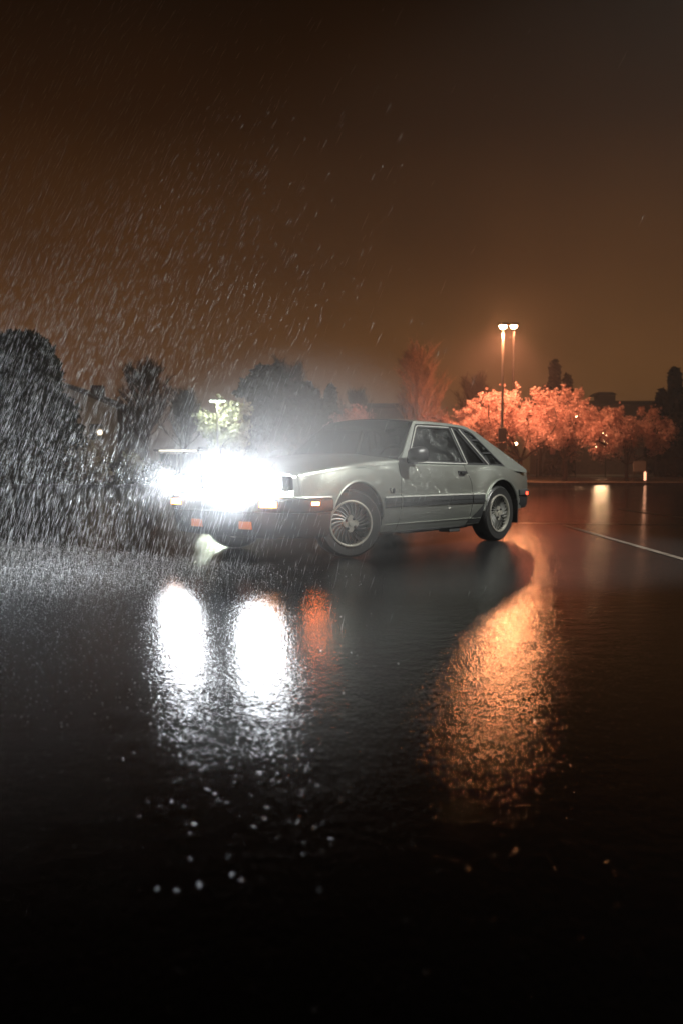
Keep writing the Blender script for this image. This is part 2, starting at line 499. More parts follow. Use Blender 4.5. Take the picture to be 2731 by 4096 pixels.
# front and rear closing faces
for j in (0, len(cols) - 1):
    p = colpts[j]
    ring = [l3(*q) for q in p] + [l3(*q) for q in crown_row(cols[j], p[-1])] + [l3(q[0], -q[1], q[2]) for q in reversed(p)]
    body.add(ring, [tuple(range(len(ring)))])
body_o = body.build('body', M['paint'], car, smooth=40)
for s in (1, -1):
    d = door[s].build('door', M['paint'], car, smooth=40)
    # handle: black recess with a lever
    h = MB()
    x0, x1, z0, z1 = 1.742, 1.905, .722, .782
    y = yside(1.82, .75)
    h.prism([l3(*q) for q in [(x0, s * (y + .004), z1), (x1, s * (y + .004), z1 - .004), (x1 - .01, s * (y + .004), z1 - .03), (x1 - .045, s * (y + .006), z1 - .035), (x1 - .05, s * (y + .006), z0), (x0 + .02, s * (y + .006), z0), (x0, s * (y + .004), z0 + .02)]],
            [l3(*q) for q in [(x0, s * (y - .02), z1), (x1, s * (y - .02), z1 - .004), (x1 - .01, s * (y - .02), z1 - .03), (x1 - .045, s * (y - .02), z1 - .035), (x1 - .05, s * (y - .02), z0), (x0 + .02, s * (y - .02), z0), (x0, s * (y - .02), z0 + .02)]])
    h.box(*[tuple(q) for q in zip(*[(min(a_, b_), max(a_, b_)) for a_, b_ in zip(l3(x0 + .03, s * (y + .004), z1 - .03), l3(x1 - .02, s * (y + .022), z1 - .012))])])
    h.build('handle', M['black'], d, smooth=0, bevel=.002)

def band_pts(path, off):
    """path of (x, Y): points pushed outward by off"""
    out = []
    n = len(path)
    for i, (x, y) in enumerate(path):
        a = path[max(i - 1, 0)]; b = path[min(i + 1, n - 1)]
        dx, dy = b[0] - a[0], b[1] - a[1]
        l = math.hypot(dx, dy) or 1
        nx, ny = -dy / l, dx / l
        if isinstance(off, (int, float)): out.append((x + nx * off, y + ny * off))
    return out

def smooth_path(p, n=8):
    out = []
    for i in range(len(p) - 1):
        p0 = p[max(i - 1, 0)]; p1 = p[i]; p2 = p[i + 1]; p3 = p[min(i + 2, len(p) - 1)]
        for k in range(n):
            t = k / n
            out.append(tuple(.5 * (2 * p1[c] + (p2[c] - p0[c]) * t + (2 * p0[c] - 5 * p1[c] + 4 * p2[c] - p3[c]) * t * t + (3 * p1[c] - p0[c] - 3 * p2[c] + p3[c]) * t**3) for c in (0, 1)))
    out.append(tuple(p[-1]))
    return out

def band(mb, path, prof, sign=1):
    """sweep a closed (off, z) profile along a plan path"""
    rows = []
    for off, z in list(prof) + [prof[0]]:
        rows.append([l3(x, y, z) for x, y in band_pts(path, off * sign)])
    mb.grid(rows)
    for i in (0, -1):
        mb.add([r[i] for r in rows[:-1]], [tuple(range(len(rows) - 1))])
    return mb

def mirror_path(p): return [(x, -y) for x, y in reversed(p)]

# front bumper, valance and header panel, each swept round the nose from side to side
half = smooth_path([(-.285, .862), (-.45, .852), (-.60, .825), (-.70, .755), (-.755, .62), (-.79, .40), (-.81, .0)])
nose = mirror_path(mirror_path(half)) + mirror_path(half)[1:]
band(MB(), nose, [(-.03, .425), (.012, .43), (.03, .445), (.032, .485), (.030, .530), (.015, .545), (-.03, .55)], -1).build('front_bumper', M['strip'], car, smooth=50)
band(MB(), nose, [(-.02, .5505), (.014, .5505), (.018, .556), (.014, .5625), (-.02, .5635)], -1).build('bumper_trim', M['chrome'], car)
val = MB()
band(val, nose, [(-.10, .215), (-.045, .21), (-.02, .235), (-.005, .33), (.004, .424), (-.10, .424)], -1)
val.build('front_valance', M['strip'], car, smooth=50)
hh = smooth_path([(-.56, .800), (-.62, .775), (-.66, .70), (-.685, .5), (-.705, .25), (-.712, 0)])
band(MB(), hh + mirror_path(hh)[1:], [(-.06, .564), (.0, .566), (.004, .60), (.0, .735), (-.012, .758), (-.05, .772), (-.10, .770)], -1).build('header_panel', M['paint'], car, smooth=50)
# grille and lamps
g = MB()
g.box((-.725, -.27, .60), (-.70, .27, .735))
for k in range(6): g.box((-.738, -.265, .612 + k * .021), (-.7252, .265, .620 + k * .021))
g.build('grille', M['black'], car, smooth=0, bevel=.002)
for s in (1, -1):
    yc = s * .53
    bz = MB()
    for (ya, yb, za, zb) in ((-.205, .205, .612, .622), (-.205, .205, .732, .742), (-.205, -.192, .622, .732), (.192, .205, .622, .732), (-.007, .007, .622, .732)):
        bz.box((-.752, -(yc + yb), za), (-.66, -(yc + ya), zb))
    bz.box((-.69, -(yc + .19), .622), (-.66, -(yc - .19), .732))
    bezel = bz.build('headlight_bezel', M['black'], car, smooth=0, bevel=.002)
    for q in (-.0985, .0985):
        lens = MB()
        rows = []
        for i in range(7):
            rows.append([(-.728 - .014 * math.cos((i - 3) / 3 * 1.2) * math.cos((j - 4) / 4 * 1.2), -(yc + q + (j - 4) / 4 * .083), .677 + (i - 3) / 3 * .051) for j in range(9)])
        lens.grid(rows)
        lens.build('headlight', M['head'], car)
    tr = MB().box((-.765, -(yc + .21), .590), (-.70, -(yc - .21), .598)); tr.build('headlight_trim', M['chrome'], car, smooth=0)
    # amber turn lamps in the bumper, side markers, fog lamps in the valance
    band(MB(), smooth_path([(-.752, s * .68), (-.775, s * .60), (-.787, s * .53)]), [(-.01, .475), (.040, .475), (.040, .522), (-.01, .522)], -s).build('turn_lamp', M['amber'], car)
    band(MB(), smooth_path([(-.455, s * .8515), (-.50, s * .845), (-.53, s * .839)]), [(-.01, .492), (.037, .492), (.037, .518), (-.01, .518)], -s).build('side_marker_lamp', M['ambers'], car)
    MB().box((-.800, -(s * .32 + .075), .275), (-.74, -(s * .32 - .075), .345)).build('fog_lamp', M['fog'], car, smooth=0, bevel=.006)

# rub strips, chrome line and sill line follow the panel
def follow(u0, u1, za, zb, off, n=40, s=1, th=.012):
    rows = []
    zs = [(za, -th), (za, off * .7), (za + (zb - za) * .15, off), (za + (zb - za) * .85, off), (zb, off * .7), (zb, -th)]
    for z, o in zs:
        rows.append([l3(u0 + (u1 - u0) * i / n, s * (yside(u0 + (u1 - u0) * i / n, z) + o), z) for i in range(n + 1)])
    return rows
for s in (1, -1):
    for (u0, u1) in ((.452, DF - .006), (DF + .006, DR - .006), (DR + .006, 2.185)):
        MB().grid(follow(u0, u1, .437, .527, .014, s=s)).build('rub_strip', M['strip'], car)
        MB().grid(follow(u0, u1, .4795, .4865, .0165, s=s, th=0)).build('strip_groove', M['black'], car)
        MB().grid(follow(u0, u1, .5285, .541, .017, s=s)).build('chrome_line', M['chrome'], car)
    MB().grid(follow(.50, 2.17, .268, .276, .006, s=s)).build('sill_line', M['paint'], car)
    sg = MB(); rows = []  # dark triangular panel on the side, ahead of the rear wheel arch
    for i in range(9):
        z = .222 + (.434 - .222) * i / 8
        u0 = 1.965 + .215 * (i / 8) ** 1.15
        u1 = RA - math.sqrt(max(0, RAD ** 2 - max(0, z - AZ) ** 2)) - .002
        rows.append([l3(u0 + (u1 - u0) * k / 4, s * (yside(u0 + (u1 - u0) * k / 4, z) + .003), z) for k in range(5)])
    sg.grid(rows).build('dark_side_panel', M['strip'], car)
    # arch lips
    for c in (FA, RA):
        lp = MB(); pts = []
        for k in range(41):
            a = R(4) + (PI - R(8)) * k / 40
            xx, zz = c + RAD * math.cos(a), AZ + RAD * math.sin(a)
            pts.append(l3(xx, s * (yside(xx, zz) + .004), zz))
        lp.tube(pts, .011, 8); lp.build('wheel_arch_lip', M['paint'], car)
        wl = MB(); rows = []
        for yy in (.84, .45):
            rows.append([l3(c + (RAD - .004) * math.cos(PI * k / 24), s * yy, AZ - .05 + (RAD - .004) * math.sin(PI * k / 24) + (.046 if 0 < k < 24 else 0)) for k in range(25)])
        wl.grid(rows); wl.add([l3(c + RAD * math.cos(PI * k / 24), s * .45, AZ - .05 + RAD * math.sin(PI * k / 24)) for k in range(25)], [tuple(range(25))])
        wl.build('wheel_well', M['dark'], car)
    # 5.0 badge on the front fender
    cu = bpy.data.curves.new('badge', 'FONT'); cu.body = '5.0'; cu.size = .066; cu.extrude = .003; cu.space_character = 1.12; cu.offset = .002
    tmp = bpy.data.objects.new('badge', cu); COL.objects.link(tmp)
    dg = bpy.context.evaluated_depsgraph_get()
    me = bpy.data.meshes.new_from_object(tmp.evaluated_get(dg))
    COL.objects.unlink(tmp); bpy.data.objects.remove(tmp)
    bo = bpy.data.objects.new('fender_badge', me); me.materials.clear(); me.materials.append(M['black']); COL.objects.link(bo)
    bo.parent = car
    bo.location = l3(.545 if s == 1 else .665, s * (yside(.60, .59) + .004), .572)
    bo.rotation_euler = (R(90), 0, 0) if s == 1 else (R(90), 0, PI)

# greenhouse
def yg(z): return .79 - (z - .86) * .48
def gp(x, z, s, off=0.0): return l3(x, s * (yg(z) + off), z)
def panel(name, poly, m, s, off, th, parent=car, bevel=.0):
    a = [gp(x, z, s, off) for x, z in poly]
    b = [gp(x, z, s, off - th) for x, z in poly]
    return MB().prism(a, b).build(name, m, parent, smooth=0, bevel=bevel)
ROOFE = [(1.245, 1.268), (1.275, 1.284), (1.50, 1.291), (1.857, 1.288), (2.164, 1.273), (2.263, 1.252)]
for s in (1, -1):
    # silver A pillar, roof rail, rear sail panel in one frame around the openings
    fr = MB()
    def strip(inner, outer, off, th):
        rows = [[gp(x, z, s, off) for x, z in outer], [gp(x, z, s, off) for x, z in inner], [gp(x, z, s, off - th) for x, z in inner], [gp(x, z, s, off - th) for x, z in outer], [gp(x, z, s, off) for x, z in outer]]
        fr.grid(rows)
    strip([(.885, .868), (1.255, 1.238), (1.285, 1.258)], [(.83, .905), (1.235, 1.268), (1.268, 1.286)], .012, .05)
    strip([(1.285, 1.258), (1.50, 1.264), (1.857, 1.260), (2.125, 1.246), (2.22, 1.222)], [(1.268, 1.286), (1.50, 1.292), (1.857, 1.289), (2.164, 1.274), (2.263, 1.252)], .012, .05)
    fr.build('roof_pillar', M['paint'], car, smooth=30)
    sail = [(2.215, 1.225), (2.263, 1.252), (2.374, 1.216), (2.589, 1.103), (2.81, .988), (3.037, .869), (3.172, .795), (3.15, .76), (2.60, .80), (2.715, .832), (2.60, .925), (2.42, 1.085), (2.298, 1.190)]
    panel('sail_panel', sail, M['paint'], s, .010, .04)
    # black window frames
    def frame(name, outer, w, m, off=.012, th=.035):
        n = len(outer); inner = []
        for i in range(n):
            p0, p1, p2 = Vector(outer[i - 1]), Vector(outer[i]), Vector(outer[(i + 1) % n])
            d1, d2 = (p1 - p0).normalized(), (p2 - p1).normalized()
            n1, n2 = Vector((-d1.y, d1.x)), Vector((-d2.y, d2.x))
            bis = (n1 + n2).normalized(); k = w / max(.35, bis.dot(n1))
            inner.append(tuple(p1 + bis * k))
        rows = [[gp(x, z, s, o) for x, z in pl] for pl, o in ((outer, off - th), (outer, off), (inner, off), (inner, off - th))]
        rows = [r + [r[0]] for r in rows]
        return MB().grid(rows).build(name, m, car, smooth=0), inner
    WIN = [(.905, .866), (1.930, .850), (1.888, 1.250), (1.275, 1.250)]
    QTR = [(1.960, .848), (2.335, .846), (2.00, 1.236), (1.925, 1.248)]
    LOU = [(2.420, .842), (2.712, .834), (2.600, .925), (2.42, 1.085), (2.298, 1.192), (2.215, 1.228), (2.09, 1.245)]
    f1, in1 = frame('door_window_frame', WIN, .024, M['black'])
    panel('door_window', in1, M['glass'], s, -.006, .004)
    # bright mouldings: front edge, sill
    MB().tube([gp(.935, .893, s, .014), gp(1.262, 1.220, s, .014), gp(1.30, 1.240, s, .014), gp(1.86, 1.243, s, .014)], .0055, 6).build('window_moulding', M['chrome'], car)
    MB().tube([gp(1.02, .868, s, .020), gp(1.45, .861, s, .020), gp(1.922, .854, s, .020)], .007, 6).build('window_moulding', M['chrome'], car)
    bpil = [(1.932, .850), (1.958, .848), (1.923, 1.248), (1.890, 1.250)]
    panel('centre_pillar', bpil, M['black'], s, .016, .04)
    MB().tube([gp(1.944, .856, s, .018), gp(1.925, 1.05, s, .018), gp(1.905, 1.238, s, .018)], .005, 6).build('window_moulding', M['chrome'], car)
    f2, in2 = frame('quarter_window_frame', QTR, .020, M['black'])
    panel('quarter_window', in2, M['wind'], s, -.006, .004)
    cpil = [(2.338, .845), (2.418, .842), (2.088, 1.244), (2.005, 1.237)]
    panel('rear_pillar', cpil, M['black'], s, .018, .04)
    MB().tube([gp(2.365, .850, s, .020), gp(2.20, 1.045, s, .020), gp(2.04, 1.232, s, .020)], .006, 6).build('window_moulding', M['chrome'], car)
    f3, in3 = frame('louvre_frame', LOU, .018, M['black'])
    lo = panel('louvre_window', in3, M['louvre'], s, -.004, .004)
    for (a_, b_) in (((2.205, 1.125), (2.345, 1.128)), ((2.34, .985), (2.50, .988))):
        MB().prism([gp(a_[0], a_[1], s, .010), gp(b_[0], b_[1], s, .010), gp(b_[0] + .02, b_[1] - .018, s, .010), gp(a_[0] + .02, a_[1] - .018, s, .010)],
                   [gp(a_[0], a_[1], s, -.02), gp(b_[0], b_[1], s, -.02), gp(b_[0] + .02, b_[1] - .018, s, -.02), gp(a_[0] + .02, a_[1] - .018, s, -.02)]).build('louvre_bar', M['black'], lo, smooth=0)
    # door mirror: sail mount and rounded housing
    mr = MB()
    tri = [(.90, .855), (1.01, .845), (1.04, .90), (1.035, .975), (1.02, .985)]
    mr.prism([gp(x, z, s, .045) for x, z in tri], [gp(x, z, s, -.01) for x, z in tri])
    mr.tube([l3(.94, s * .81, .90), l3(.90, s * .86, .90), l3(.86, s * .91, .915)], [.045, .04, .04], 10)
    mount = mr.build('mirror_mount', M['black'], car, smooth=40)
    hs = MB(); rows = []
    for i in range(13):
        t = i / 12
        xx = .775 + .15 * t
        k = math.sqrt(max(0, 1 - (1 - t) ** 2.6)) if t < 1 else 1
        row = []
        for j in range(20):
            a = 2 * PI * j / 20
            cy, cz = math.cos(a), math.sin(a)
            ry, rz = .098 * k, (.082 if cz > 0 else .070) * k
            row.append(l3(xx, s * (.935 + ry * math.copysign(abs(cy) ** .75, cy)), .935 + rz * math.copysign(abs(cz) ** .75, cz)))
        rows.append(row)
    hs.grid(rows, True)
    hs.build('mirror_housing', M['black'], car, smooth=60)
    rows2 = [[Vector(p) for p in rows[-1]]]
    c = sum(rows2[0], Vector()) / 20
    rows2.append([p.lerp(c, .12) + Vector((-.006, 0, 0)) for p in rows2[0]])
    mg = MB(); mg.grid(rows2, True); mg.add(rows2[1], [tuple(range(20))])
    mg.build('mirror_glass', M['chrome'], car, smooth=0)

# roof skin
rf = MB(); rows = []
for i in range(15):
    t = i / 14
    row = []
    for j in range(21):
        q = -1 + 2 * j / 20
        xe = 1.262 + (2.258 - 1.262) * t
        ze = smooth_interp([(1.262, 1.283), (1.50, 1.292), (1.857, 1.289), (2.164, 1.273), (2.258, 1.254)], xe)
        xx = xe - (.070 * (1 - t) - .02 * t) * (1 - q * q)
        row.append(l3(xx, q * (yg(ze) + .010), ze + .042 * (1 - abs(q) ** 2.2)))
    rows.append(row)
rf.grid(rows)
rf.build('roof', M['paint'], car, smooth=60)
# windscreen with black surround
def wpt(t, q, off=0.0):
    b = Vector((.685 + .165 * abs(q) ** 2.2, .765 * q, .925 - .022 * q * q))
    e = Vector((1.186 + .072 * q * q, .600 * q, 1.323 - .043 * abs(q) ** 2.2))
    p = b.lerp(e, t)
    p.x -= .018 * math.sin(PI * t); p.z += .014 * math.sin(PI * t)
    p.x -= off * .62; p.z += off * .78
    return l3(*p)
MB().grid([[wpt(.03 + .94 * i / 12, (-1 + 2 * j / 24) * .965) for j in range(25)] for i in range(13)]).build('windscreen', M['wind'], car, smooth=60)
sr = MB()
for rng in ([(t, -1 + .045 * k) for t in (0, .25, .5, .75, 1) for k in (0, 1)], [(t, 1 - .045 * k) for t in (0, .25, .5, .75, 1) for k in (0, 1)]):
    sr.grid([[wpt(*rng[2 * i], .003), wpt(*rng[2 * i + 1], .003)] for i in range(5)])
for t0, t1 in ((0, .04), (.955, 1.0)):
    sr.grid([[wpt(t0, -.95 + 1.9 * j / 20, .003) for j in range(21)], [wpt(t1, -.95 + 1.9 * j / 20, .003) for j in range(21)]])
sr.build('windscreen_seal', M['black'], car)
# cowl between hood and windscreen, wipers
cw = MB()
cw.grid([[l3(.62 + .16 * abs(q) ** 2.2, .78 * q, .925 - .03 * q * q) for q in [-1 + .1 * k for k in range(21)]], [l3(.73 + .16 * abs(q) ** 2.2, .775 * q, .920 - .025 * q * q) for q in [-1 + .1 * k for k in range(21)]]])
cw.build('cowl', M['black'], car)
for y0 in (.42, -.18):
    MB().tube([wpt(.02, y0 / .765, .02), wpt(.07, (y0 - .25) / .765, .016), wpt(.085, (y0 - .55) / .765, .014)], .006, 6).build('wiper', M['black'], car)
# hatch glass
def hpt(t, q):
    b = Vector((2.245 + .02 * (1 - q * q), .606 * q, 1.252 + .042 * (1 - abs(q) ** 2.2)))
    e = Vector((3.165 + .05 * (1 - q * q), .795 * q, .800 + .02 * (1 - abs(q) ** 3)))
    p = b.lerp(e, t); k = math.sin(PI * min(1, t * 1.05 + .0)) if t < .95 else 0
    p.z += .055 * math.sin(PI * t) * (1 - abs(q) ** 4); p.x += .02 * math.sin(PI * t)
    return l3(*p)
MB().grid([[hpt(i / 14, (-1 + j / 10) * .97) for j in range(21)] for i in range(15)]).build('hatch_glass', M['wind'], car, smooth=60)
for s in (1, -1):
    hp = [Vector(hpt(i / 14, s * .985)) for i in range(15)]
    MB().tube(hp, .010, 6).build('hatch_seal', M['black'], car)
# rear end: panel, bumper, lamps, plate recess
rh = smooth_path([(2.925, .855), (3.05, .848), (3.17, .825), (3.25, .77), (3.29, .62), (3.325, .30), (3.335, 0)])
rear = rh + mirror_path(rh)[1:]
band(MB(), rear, [(-.04, .485), (.018, .49), (.036, .505), (.036, .548), (.02, .566), (-.04, .570)]).build('rear_bumper', M['strip'], car, smooth=50)
band(MB(), rear, [(-.04, .35), (-.012, .352), (.012, .40), (.016, .484), (-.04, .484)]).build('rear_valance', M['black'], car, smooth=50)
for s in (1, -1):
    band(MB(), smooth_path([(3.075, s * .846), (3.10, s * .842), (3.125, s * .836)]), [(-.01, .505), (.041, .505), (.041, .542), (-.01, .542)], s).build('rear_side_marker', M['redl'], car)
    MB().box((3.29, -(s * .58 + .17) if s == 1 else .41, .60), (3.325, -(s * .58 - .17) if s == 1 else .75, .735)).build('tail_lamp', pbr('tail_lamp_red', (.35, .01, .01), .15), car, smooth=0, bevel=.004)
    MB().tube([l3(2.98, s * .60, .285), l3(3.28, s * .62, .292)], .030, 16).build('exhaust_pipe', M['chrome'], car)
    MB().box((2.885, -(s * .78 + .10), .19), (2.90, -(s * .78 - .10), .47)).build('mud_flap', M['black'], car, smooth=0)
MB().tube([l3(3.14, -.74, .803), l3(3.21, -.4, .835), l3(3.22, 0, .842), l3(3.21, .4, .835), l3(3.14, .74, .803)], .022, 8).build('rear_spoiler', M['black'], car)
# underbody, silencer
ub = MB()
ub.box((-.66, -.50, .19), (3.15, .50, .33)); ub.box((.50, -.76, .185), (2.15, .76, .30))
ub.box((1.72, -.74, .135), (1.92, -.60, .19)); ub.box((.9, -.72, .165), (1.25, -.5, .186)); ub.tube([(1.2, -.55, .17), (2.4, -.5, .17)], .03, 8)
ub.box((-.66, -.75, .25), (-.32, .75, .50)); ub.box((2.95, -.72, .36), (3.15, .72, .52))
ub.build('underbody', M['dark'], car, smooth=0, bevel=.012)
# cabin
cb = MB(); cb.box((.80, -.70, .30), (2.9, .70, .33)); cb.box((.80, -.72, .55), (.98, .72, .88)); cb.box((2.25, -.74, .33), (3.1, .74, .74))
cb.build('cabin_trim', M['dark'], car, smooth=0, bevel=.02)
for s in (1, -1):
    st = MB()
    st.box((1.38, -(s * .37) - .24, .42), (1.88, -(s * .37) + .24, .56))
    bk = [(1.80, .52), (1.92, .52), (2.14, 1.02), (2.06, 1.05)]
    st.prism([(x, -(s * .37) - .23, z) for x, z in bk], [(x, -(s * .37) + .23, z) for x, z in bk])
    st.box((2.07, -(s * .37) - .13, 1.05), (2.15, -(s * .37) + .13, 1.19))
    st.build('front_seat', M['seat'], car, smooth=40, bevel=.04)
sw = MB(); ring = []
for k in range(25):
    a = 2 * PI * k / 24
    ring.append((1.18 + .06 * math.sin(a), -.37 + .18 * math.cos(a), .88 + .165 * math.sin(a)))
sw.tube(ring, .015, 8, False); sw.tube([(1.18, -.37, .88), (.95, -.37, .78)], .025, 8)
sw.tube([(1.18, -.54, .88), (1.18, -.2, .88)], .012, 6)
sw.build('steering_wheel', M['black'], car)

# wheels: each an empty-less part (tyre) with rim, fins, hub, bolts as sub-parts
def wheel(x, s, steer):
    ty = MB()
    prof = [(.205, .095), (.225, .108), (.262, .112), (.290, .100), (.304, .082), (.310, .04), (.311, 0), (.310, -.04), (.304, -.082), (.285, -.102), (.21, -.095)]
    ty.lathe(prof, 64, 'y')
    for g_ in (-.05, 0, .05): pass
    t = ty.build('wheel', M['rubber'], car, smooth=50)
    t.location = l3(x, s * .745, .309)
    t.rotation_euler = (0, 0, steer if s == 1 else PI + steer)
    # local: outward is -y for the left side
    rm = MB()
    rm.lathe([(.212, -.088), (.210, -.103), (.202, -.106), (.194, -.103), (.190, -.088), (.186, -.06), (.180, .06)], 64, 'y')
    rm.build('rim', M['rim'], t, smooth=50)
    dk = MB(); dk.lathe([(.186, -.035), (.10, -.03), (.0005, -.03)], 48, 'y'); dk.build('wheel_dish', M['dark'], t)
    fn = MB(); nf = 24
    for k in range(nf):
        a0 = 2 * PI * k / nf
        rows = []
        for i in range(9):
            q = i / 8; r = .066 + (.189 - .066) * q
            a = a0 + .34 * q ** 1.4
            w = .008 + .002 * q
            yy = -.082 + .006 * math.sin(PI * q) - .006 * q
            er = Vector((math.cos(a), 0, math.sin(a))); et = Vector((-math.sin(a), 0, math.cos(a)))
            c = er * r
            rows.append([c + et * w * .35 + Vector((0, yy + .04, 0)), c + et * w * .35 + Vector((0, yy, 0)), c - et * w * .35 + Vector((0, yy + .003, 0)), c - et * w * .35 + Vector((0, yy + .04, 0))])
        fn.grid(rows, True)
    fn.build('turbine_fins', M['fin'], t, smooth=30)
    hb = MB(); out = []
    for k in range(48):
        a = 2 * PI * k / 48
        out.append(.066 + .012 * math.cos(4 * a))
    top = [(r * math.cos(2 * PI * k / 48), -.090, r * math.sin(2 * PI * k / 48)) for k, r in enumerate(out)]
    bot = [(r * 1.08 * math.cos(2 * PI * k / 48), -.05, r * 1.08 * math.sin(2 * PI * k / 48)) for k, r in enumerate(out)]
    hb.prism(top, bot); hb.lathe([(.024, -.09), (.022, -.100), (.0005, -.102)], 20, 'y')
    hb.build('wheel_hub', M['rim'], t, smooth=30)
    for k in range(4):
        a = PI / 4 + k * PI / 2 + .2
        bt = MB(); bt.lathe([(.015, -.0895), (.014, -.0915), (.0105, -.0915), (.010, -.102), (.006, -.107), (.0004, -.108)], 12, 'y', (.052 * math.cos(a), 0, .052 * math.sin(a)))
        bt.build('wheel_bolt', M['black'], t)
    return t
for s in (1, -1):
    wheel(.06, s, R(-25)); wheel(2.56, s, 0)

# headlamp beams: spot lights sit just ahead of each pair of lenses
def wpos(x, Y, z):
    p = C0 + AX * x + AY * Y
    return Vector((p.x, p.y, z))
FWD = Vector((-AX.x, -AX.y, 0))
def light(name, kind, loc, col, power, parent=None, **kw):
    l = bpy.data.lights.new(name, kind); l.color = col; l.energy = power
    for k, v in kw.items(): setattr(l, k, v)
    o = bpy.data.objects.new(name, l); COL.objects.link(o); o.location = loc
    if parent:
        o.parent = parent
    return o
GLARE_DENSITY = .36  # peak density of the mist added for the headlight glare
BEAM, GLOW = 950, 80
for s in (1, -1):
    o = light('headlight_beam', 'SPOT', l3(-.765, s * .53, .677), (.90, .96, 1.0), BEAM, car, spot_size=R(84), spot_blend=1.0, shadow_soft_size=.05)
    light('headlight_glow', 'POINT', l3(-.80, s * .53, .677), (.90, .96, 1.0), GLOW, car, shadow_soft_size=.13)
    d = Vector((-1, 0, -.03))
    o.rotation_euler = d.to_track_quat('-Z', 'Y').to_euler()

# ------------------------------------------------------------------ trees
def leaf_quads(centres, n_per, spread, size, rng, flat=1.0, stretch=1.6):
    """n_per small leaf faces round every centre: arrays of vertices and faces"""
    c = np.repeat(np.asarray(centres, float), n_per, axis=0)
    n = len(c)
    d = rng.normal(size=(n, 3)); d /= np.linalg.norm(d, axis=1)[:, None]
    r = rng.random(n) ** .5
    sp_ = np.repeat(spread, n_per)[:, None] if hasattr(spread, '__len__') else spread
    p = c + d * r[:, None] * sp_ * np.array([1, 1, flat])
    a = rng.normal(size=(n, 3)); a /= np.linalg.norm(a, axis=1)[:, None]
    b = np.cross(a, rng.normal(size=(n, 3))); b /= np.linalg.norm(b, axis=1)[:, None]
    s = (size * (.6 + .8 * rng.random(n)))[:, None]
    v = np.stack([p - a * s * stretch / 2, p + b * s / 2 - a * s * .1, p + a * s * stretch / 2, p - b * s / 2 - a * s * .1], 1).reshape(-1, 3)
    return v, np.arange(n * 4).reshape(-1, 4)

def limb(mb, p, q, r0, r1, rng, bend=.12, seg=6, n=4):
    p, q = Vector(p), Vector(q)
    L = (q - p).length
    pts = []
    off = Vector(rng.normal(size=3)) * L * bend * .5
    for i in range(n + 1):
        t = i / n
        pts.append(p.lerp(q, t) + off * math.sin(PI * t) + Vector((0, 0, L * .06 * math.sin(PI * t))))
    mb.tube(pts, [r0 + (r1 - r0) * i / n for i in range(n + 1)], seg, False)
    return pts

def blossom_tree(name, loc, h, rx, seed, label, cat, group, ml, mb_, dens=1.0, trunk_h=.27, size=.075, sprigs=34, ry=None, spread=.50, rz=None):
    rng = np.random.default_rng(seed)
    t = empty(name, loc); tag(t, label, cat, group)
    ry = ry or rx
    zc = h * .60; rz = rz or h * .40
    K = int(150 * dens)
    cs = []
    lobes = [(rng.uniform(-.55, .55) * rx, rng.uniform(-.5, .5) * ry, rng.uniform(-.35, .35) * rz, rng.uniform(.45, .72)) for _ in range(8)]
    while len(cs) < K:
        l = lobes[rng.integers(len(lobes))]
        d = rng.normal(size=3); d /= np.linalg.norm(d)
        r = rng.random() ** .33
        p = np.array([l[0] + d[0] * r * rx * l[3], l[1] + d[1] * r * ry * l[3], zc + l[2] + d[2] * r * rz * l[3]])
        if p[2] > h * trunk_h * 1.05 and p[2] < h: cs.append(p)
    cs = np.array(cs)
    tr = MB()
    fork = Vector((rng.uniform(-.1, .1), 0, h * trunk_h * .8))
    tr.tube([(0, 0, -.05), (.02, 0, .25), (fork.x * .6, 0, fork.z * .6), fork], [h * .035, h * .026, h * .024, h * .026], 9, False)
    mains = cs[rng.choice(K, 9, False)]
    mpts = []
    for m_ in mains:
        pts = limb(tr, fork, Vector(m_), h * .014, h * .004, rng, .2, 6, 5)
        mpts += pts[1:]
    for c in cs[::2]:
        q = min(mpts, key=lambda p_: (p_ - Vector(c)).length + (1 if p_.z > c[2] else 0))
        limb(tr, q, Vector(c), h * .004, h * .0012, rng, .2, 4, 3)
    sp = []
    for _ in range(sprigs):                                  # flowering shoots that stick out of the outline
        c = Vector(cs[rng.integers(K)])
        d = (c - Vector((0, 0, zc * .7))).normalized() + Vector((0, 0, .7)); d.normalize()
        base = Vector((d.x * rx * .75, d.y * ry * .75, zc + d.z * rz * .75))
        L = rng.uniform(.4, 1.5) * h * .12
        tr.tube([base, base + d * L], [.018, .008], 4, False)
        for k in range(5): sp.append(base + d * L * (.1 + .2 * k) + Vector(rng.normal(size=3)) * .06)
    tr.build('trunk', mb_, t, smooth=60, fix=False)
    v, f = leaf_quads(cs, 105, spread * h / 6 * rng.uniform(.35, 1.55, len(cs)), size, rng)
    v2, f2 = leaf_quads(sp, 16, np.tile([.24, .2, .15, .10, .06], len(sp) // 5) * h / 6, size, rng) if len(sp) else (np.zeros((0, 3)), np.zeros((0, 4), int))
    np_mesh('crown', np.concatenate([v, v2]), np.concatenate([f, f2 + len(v)]), ml, t)
    return t

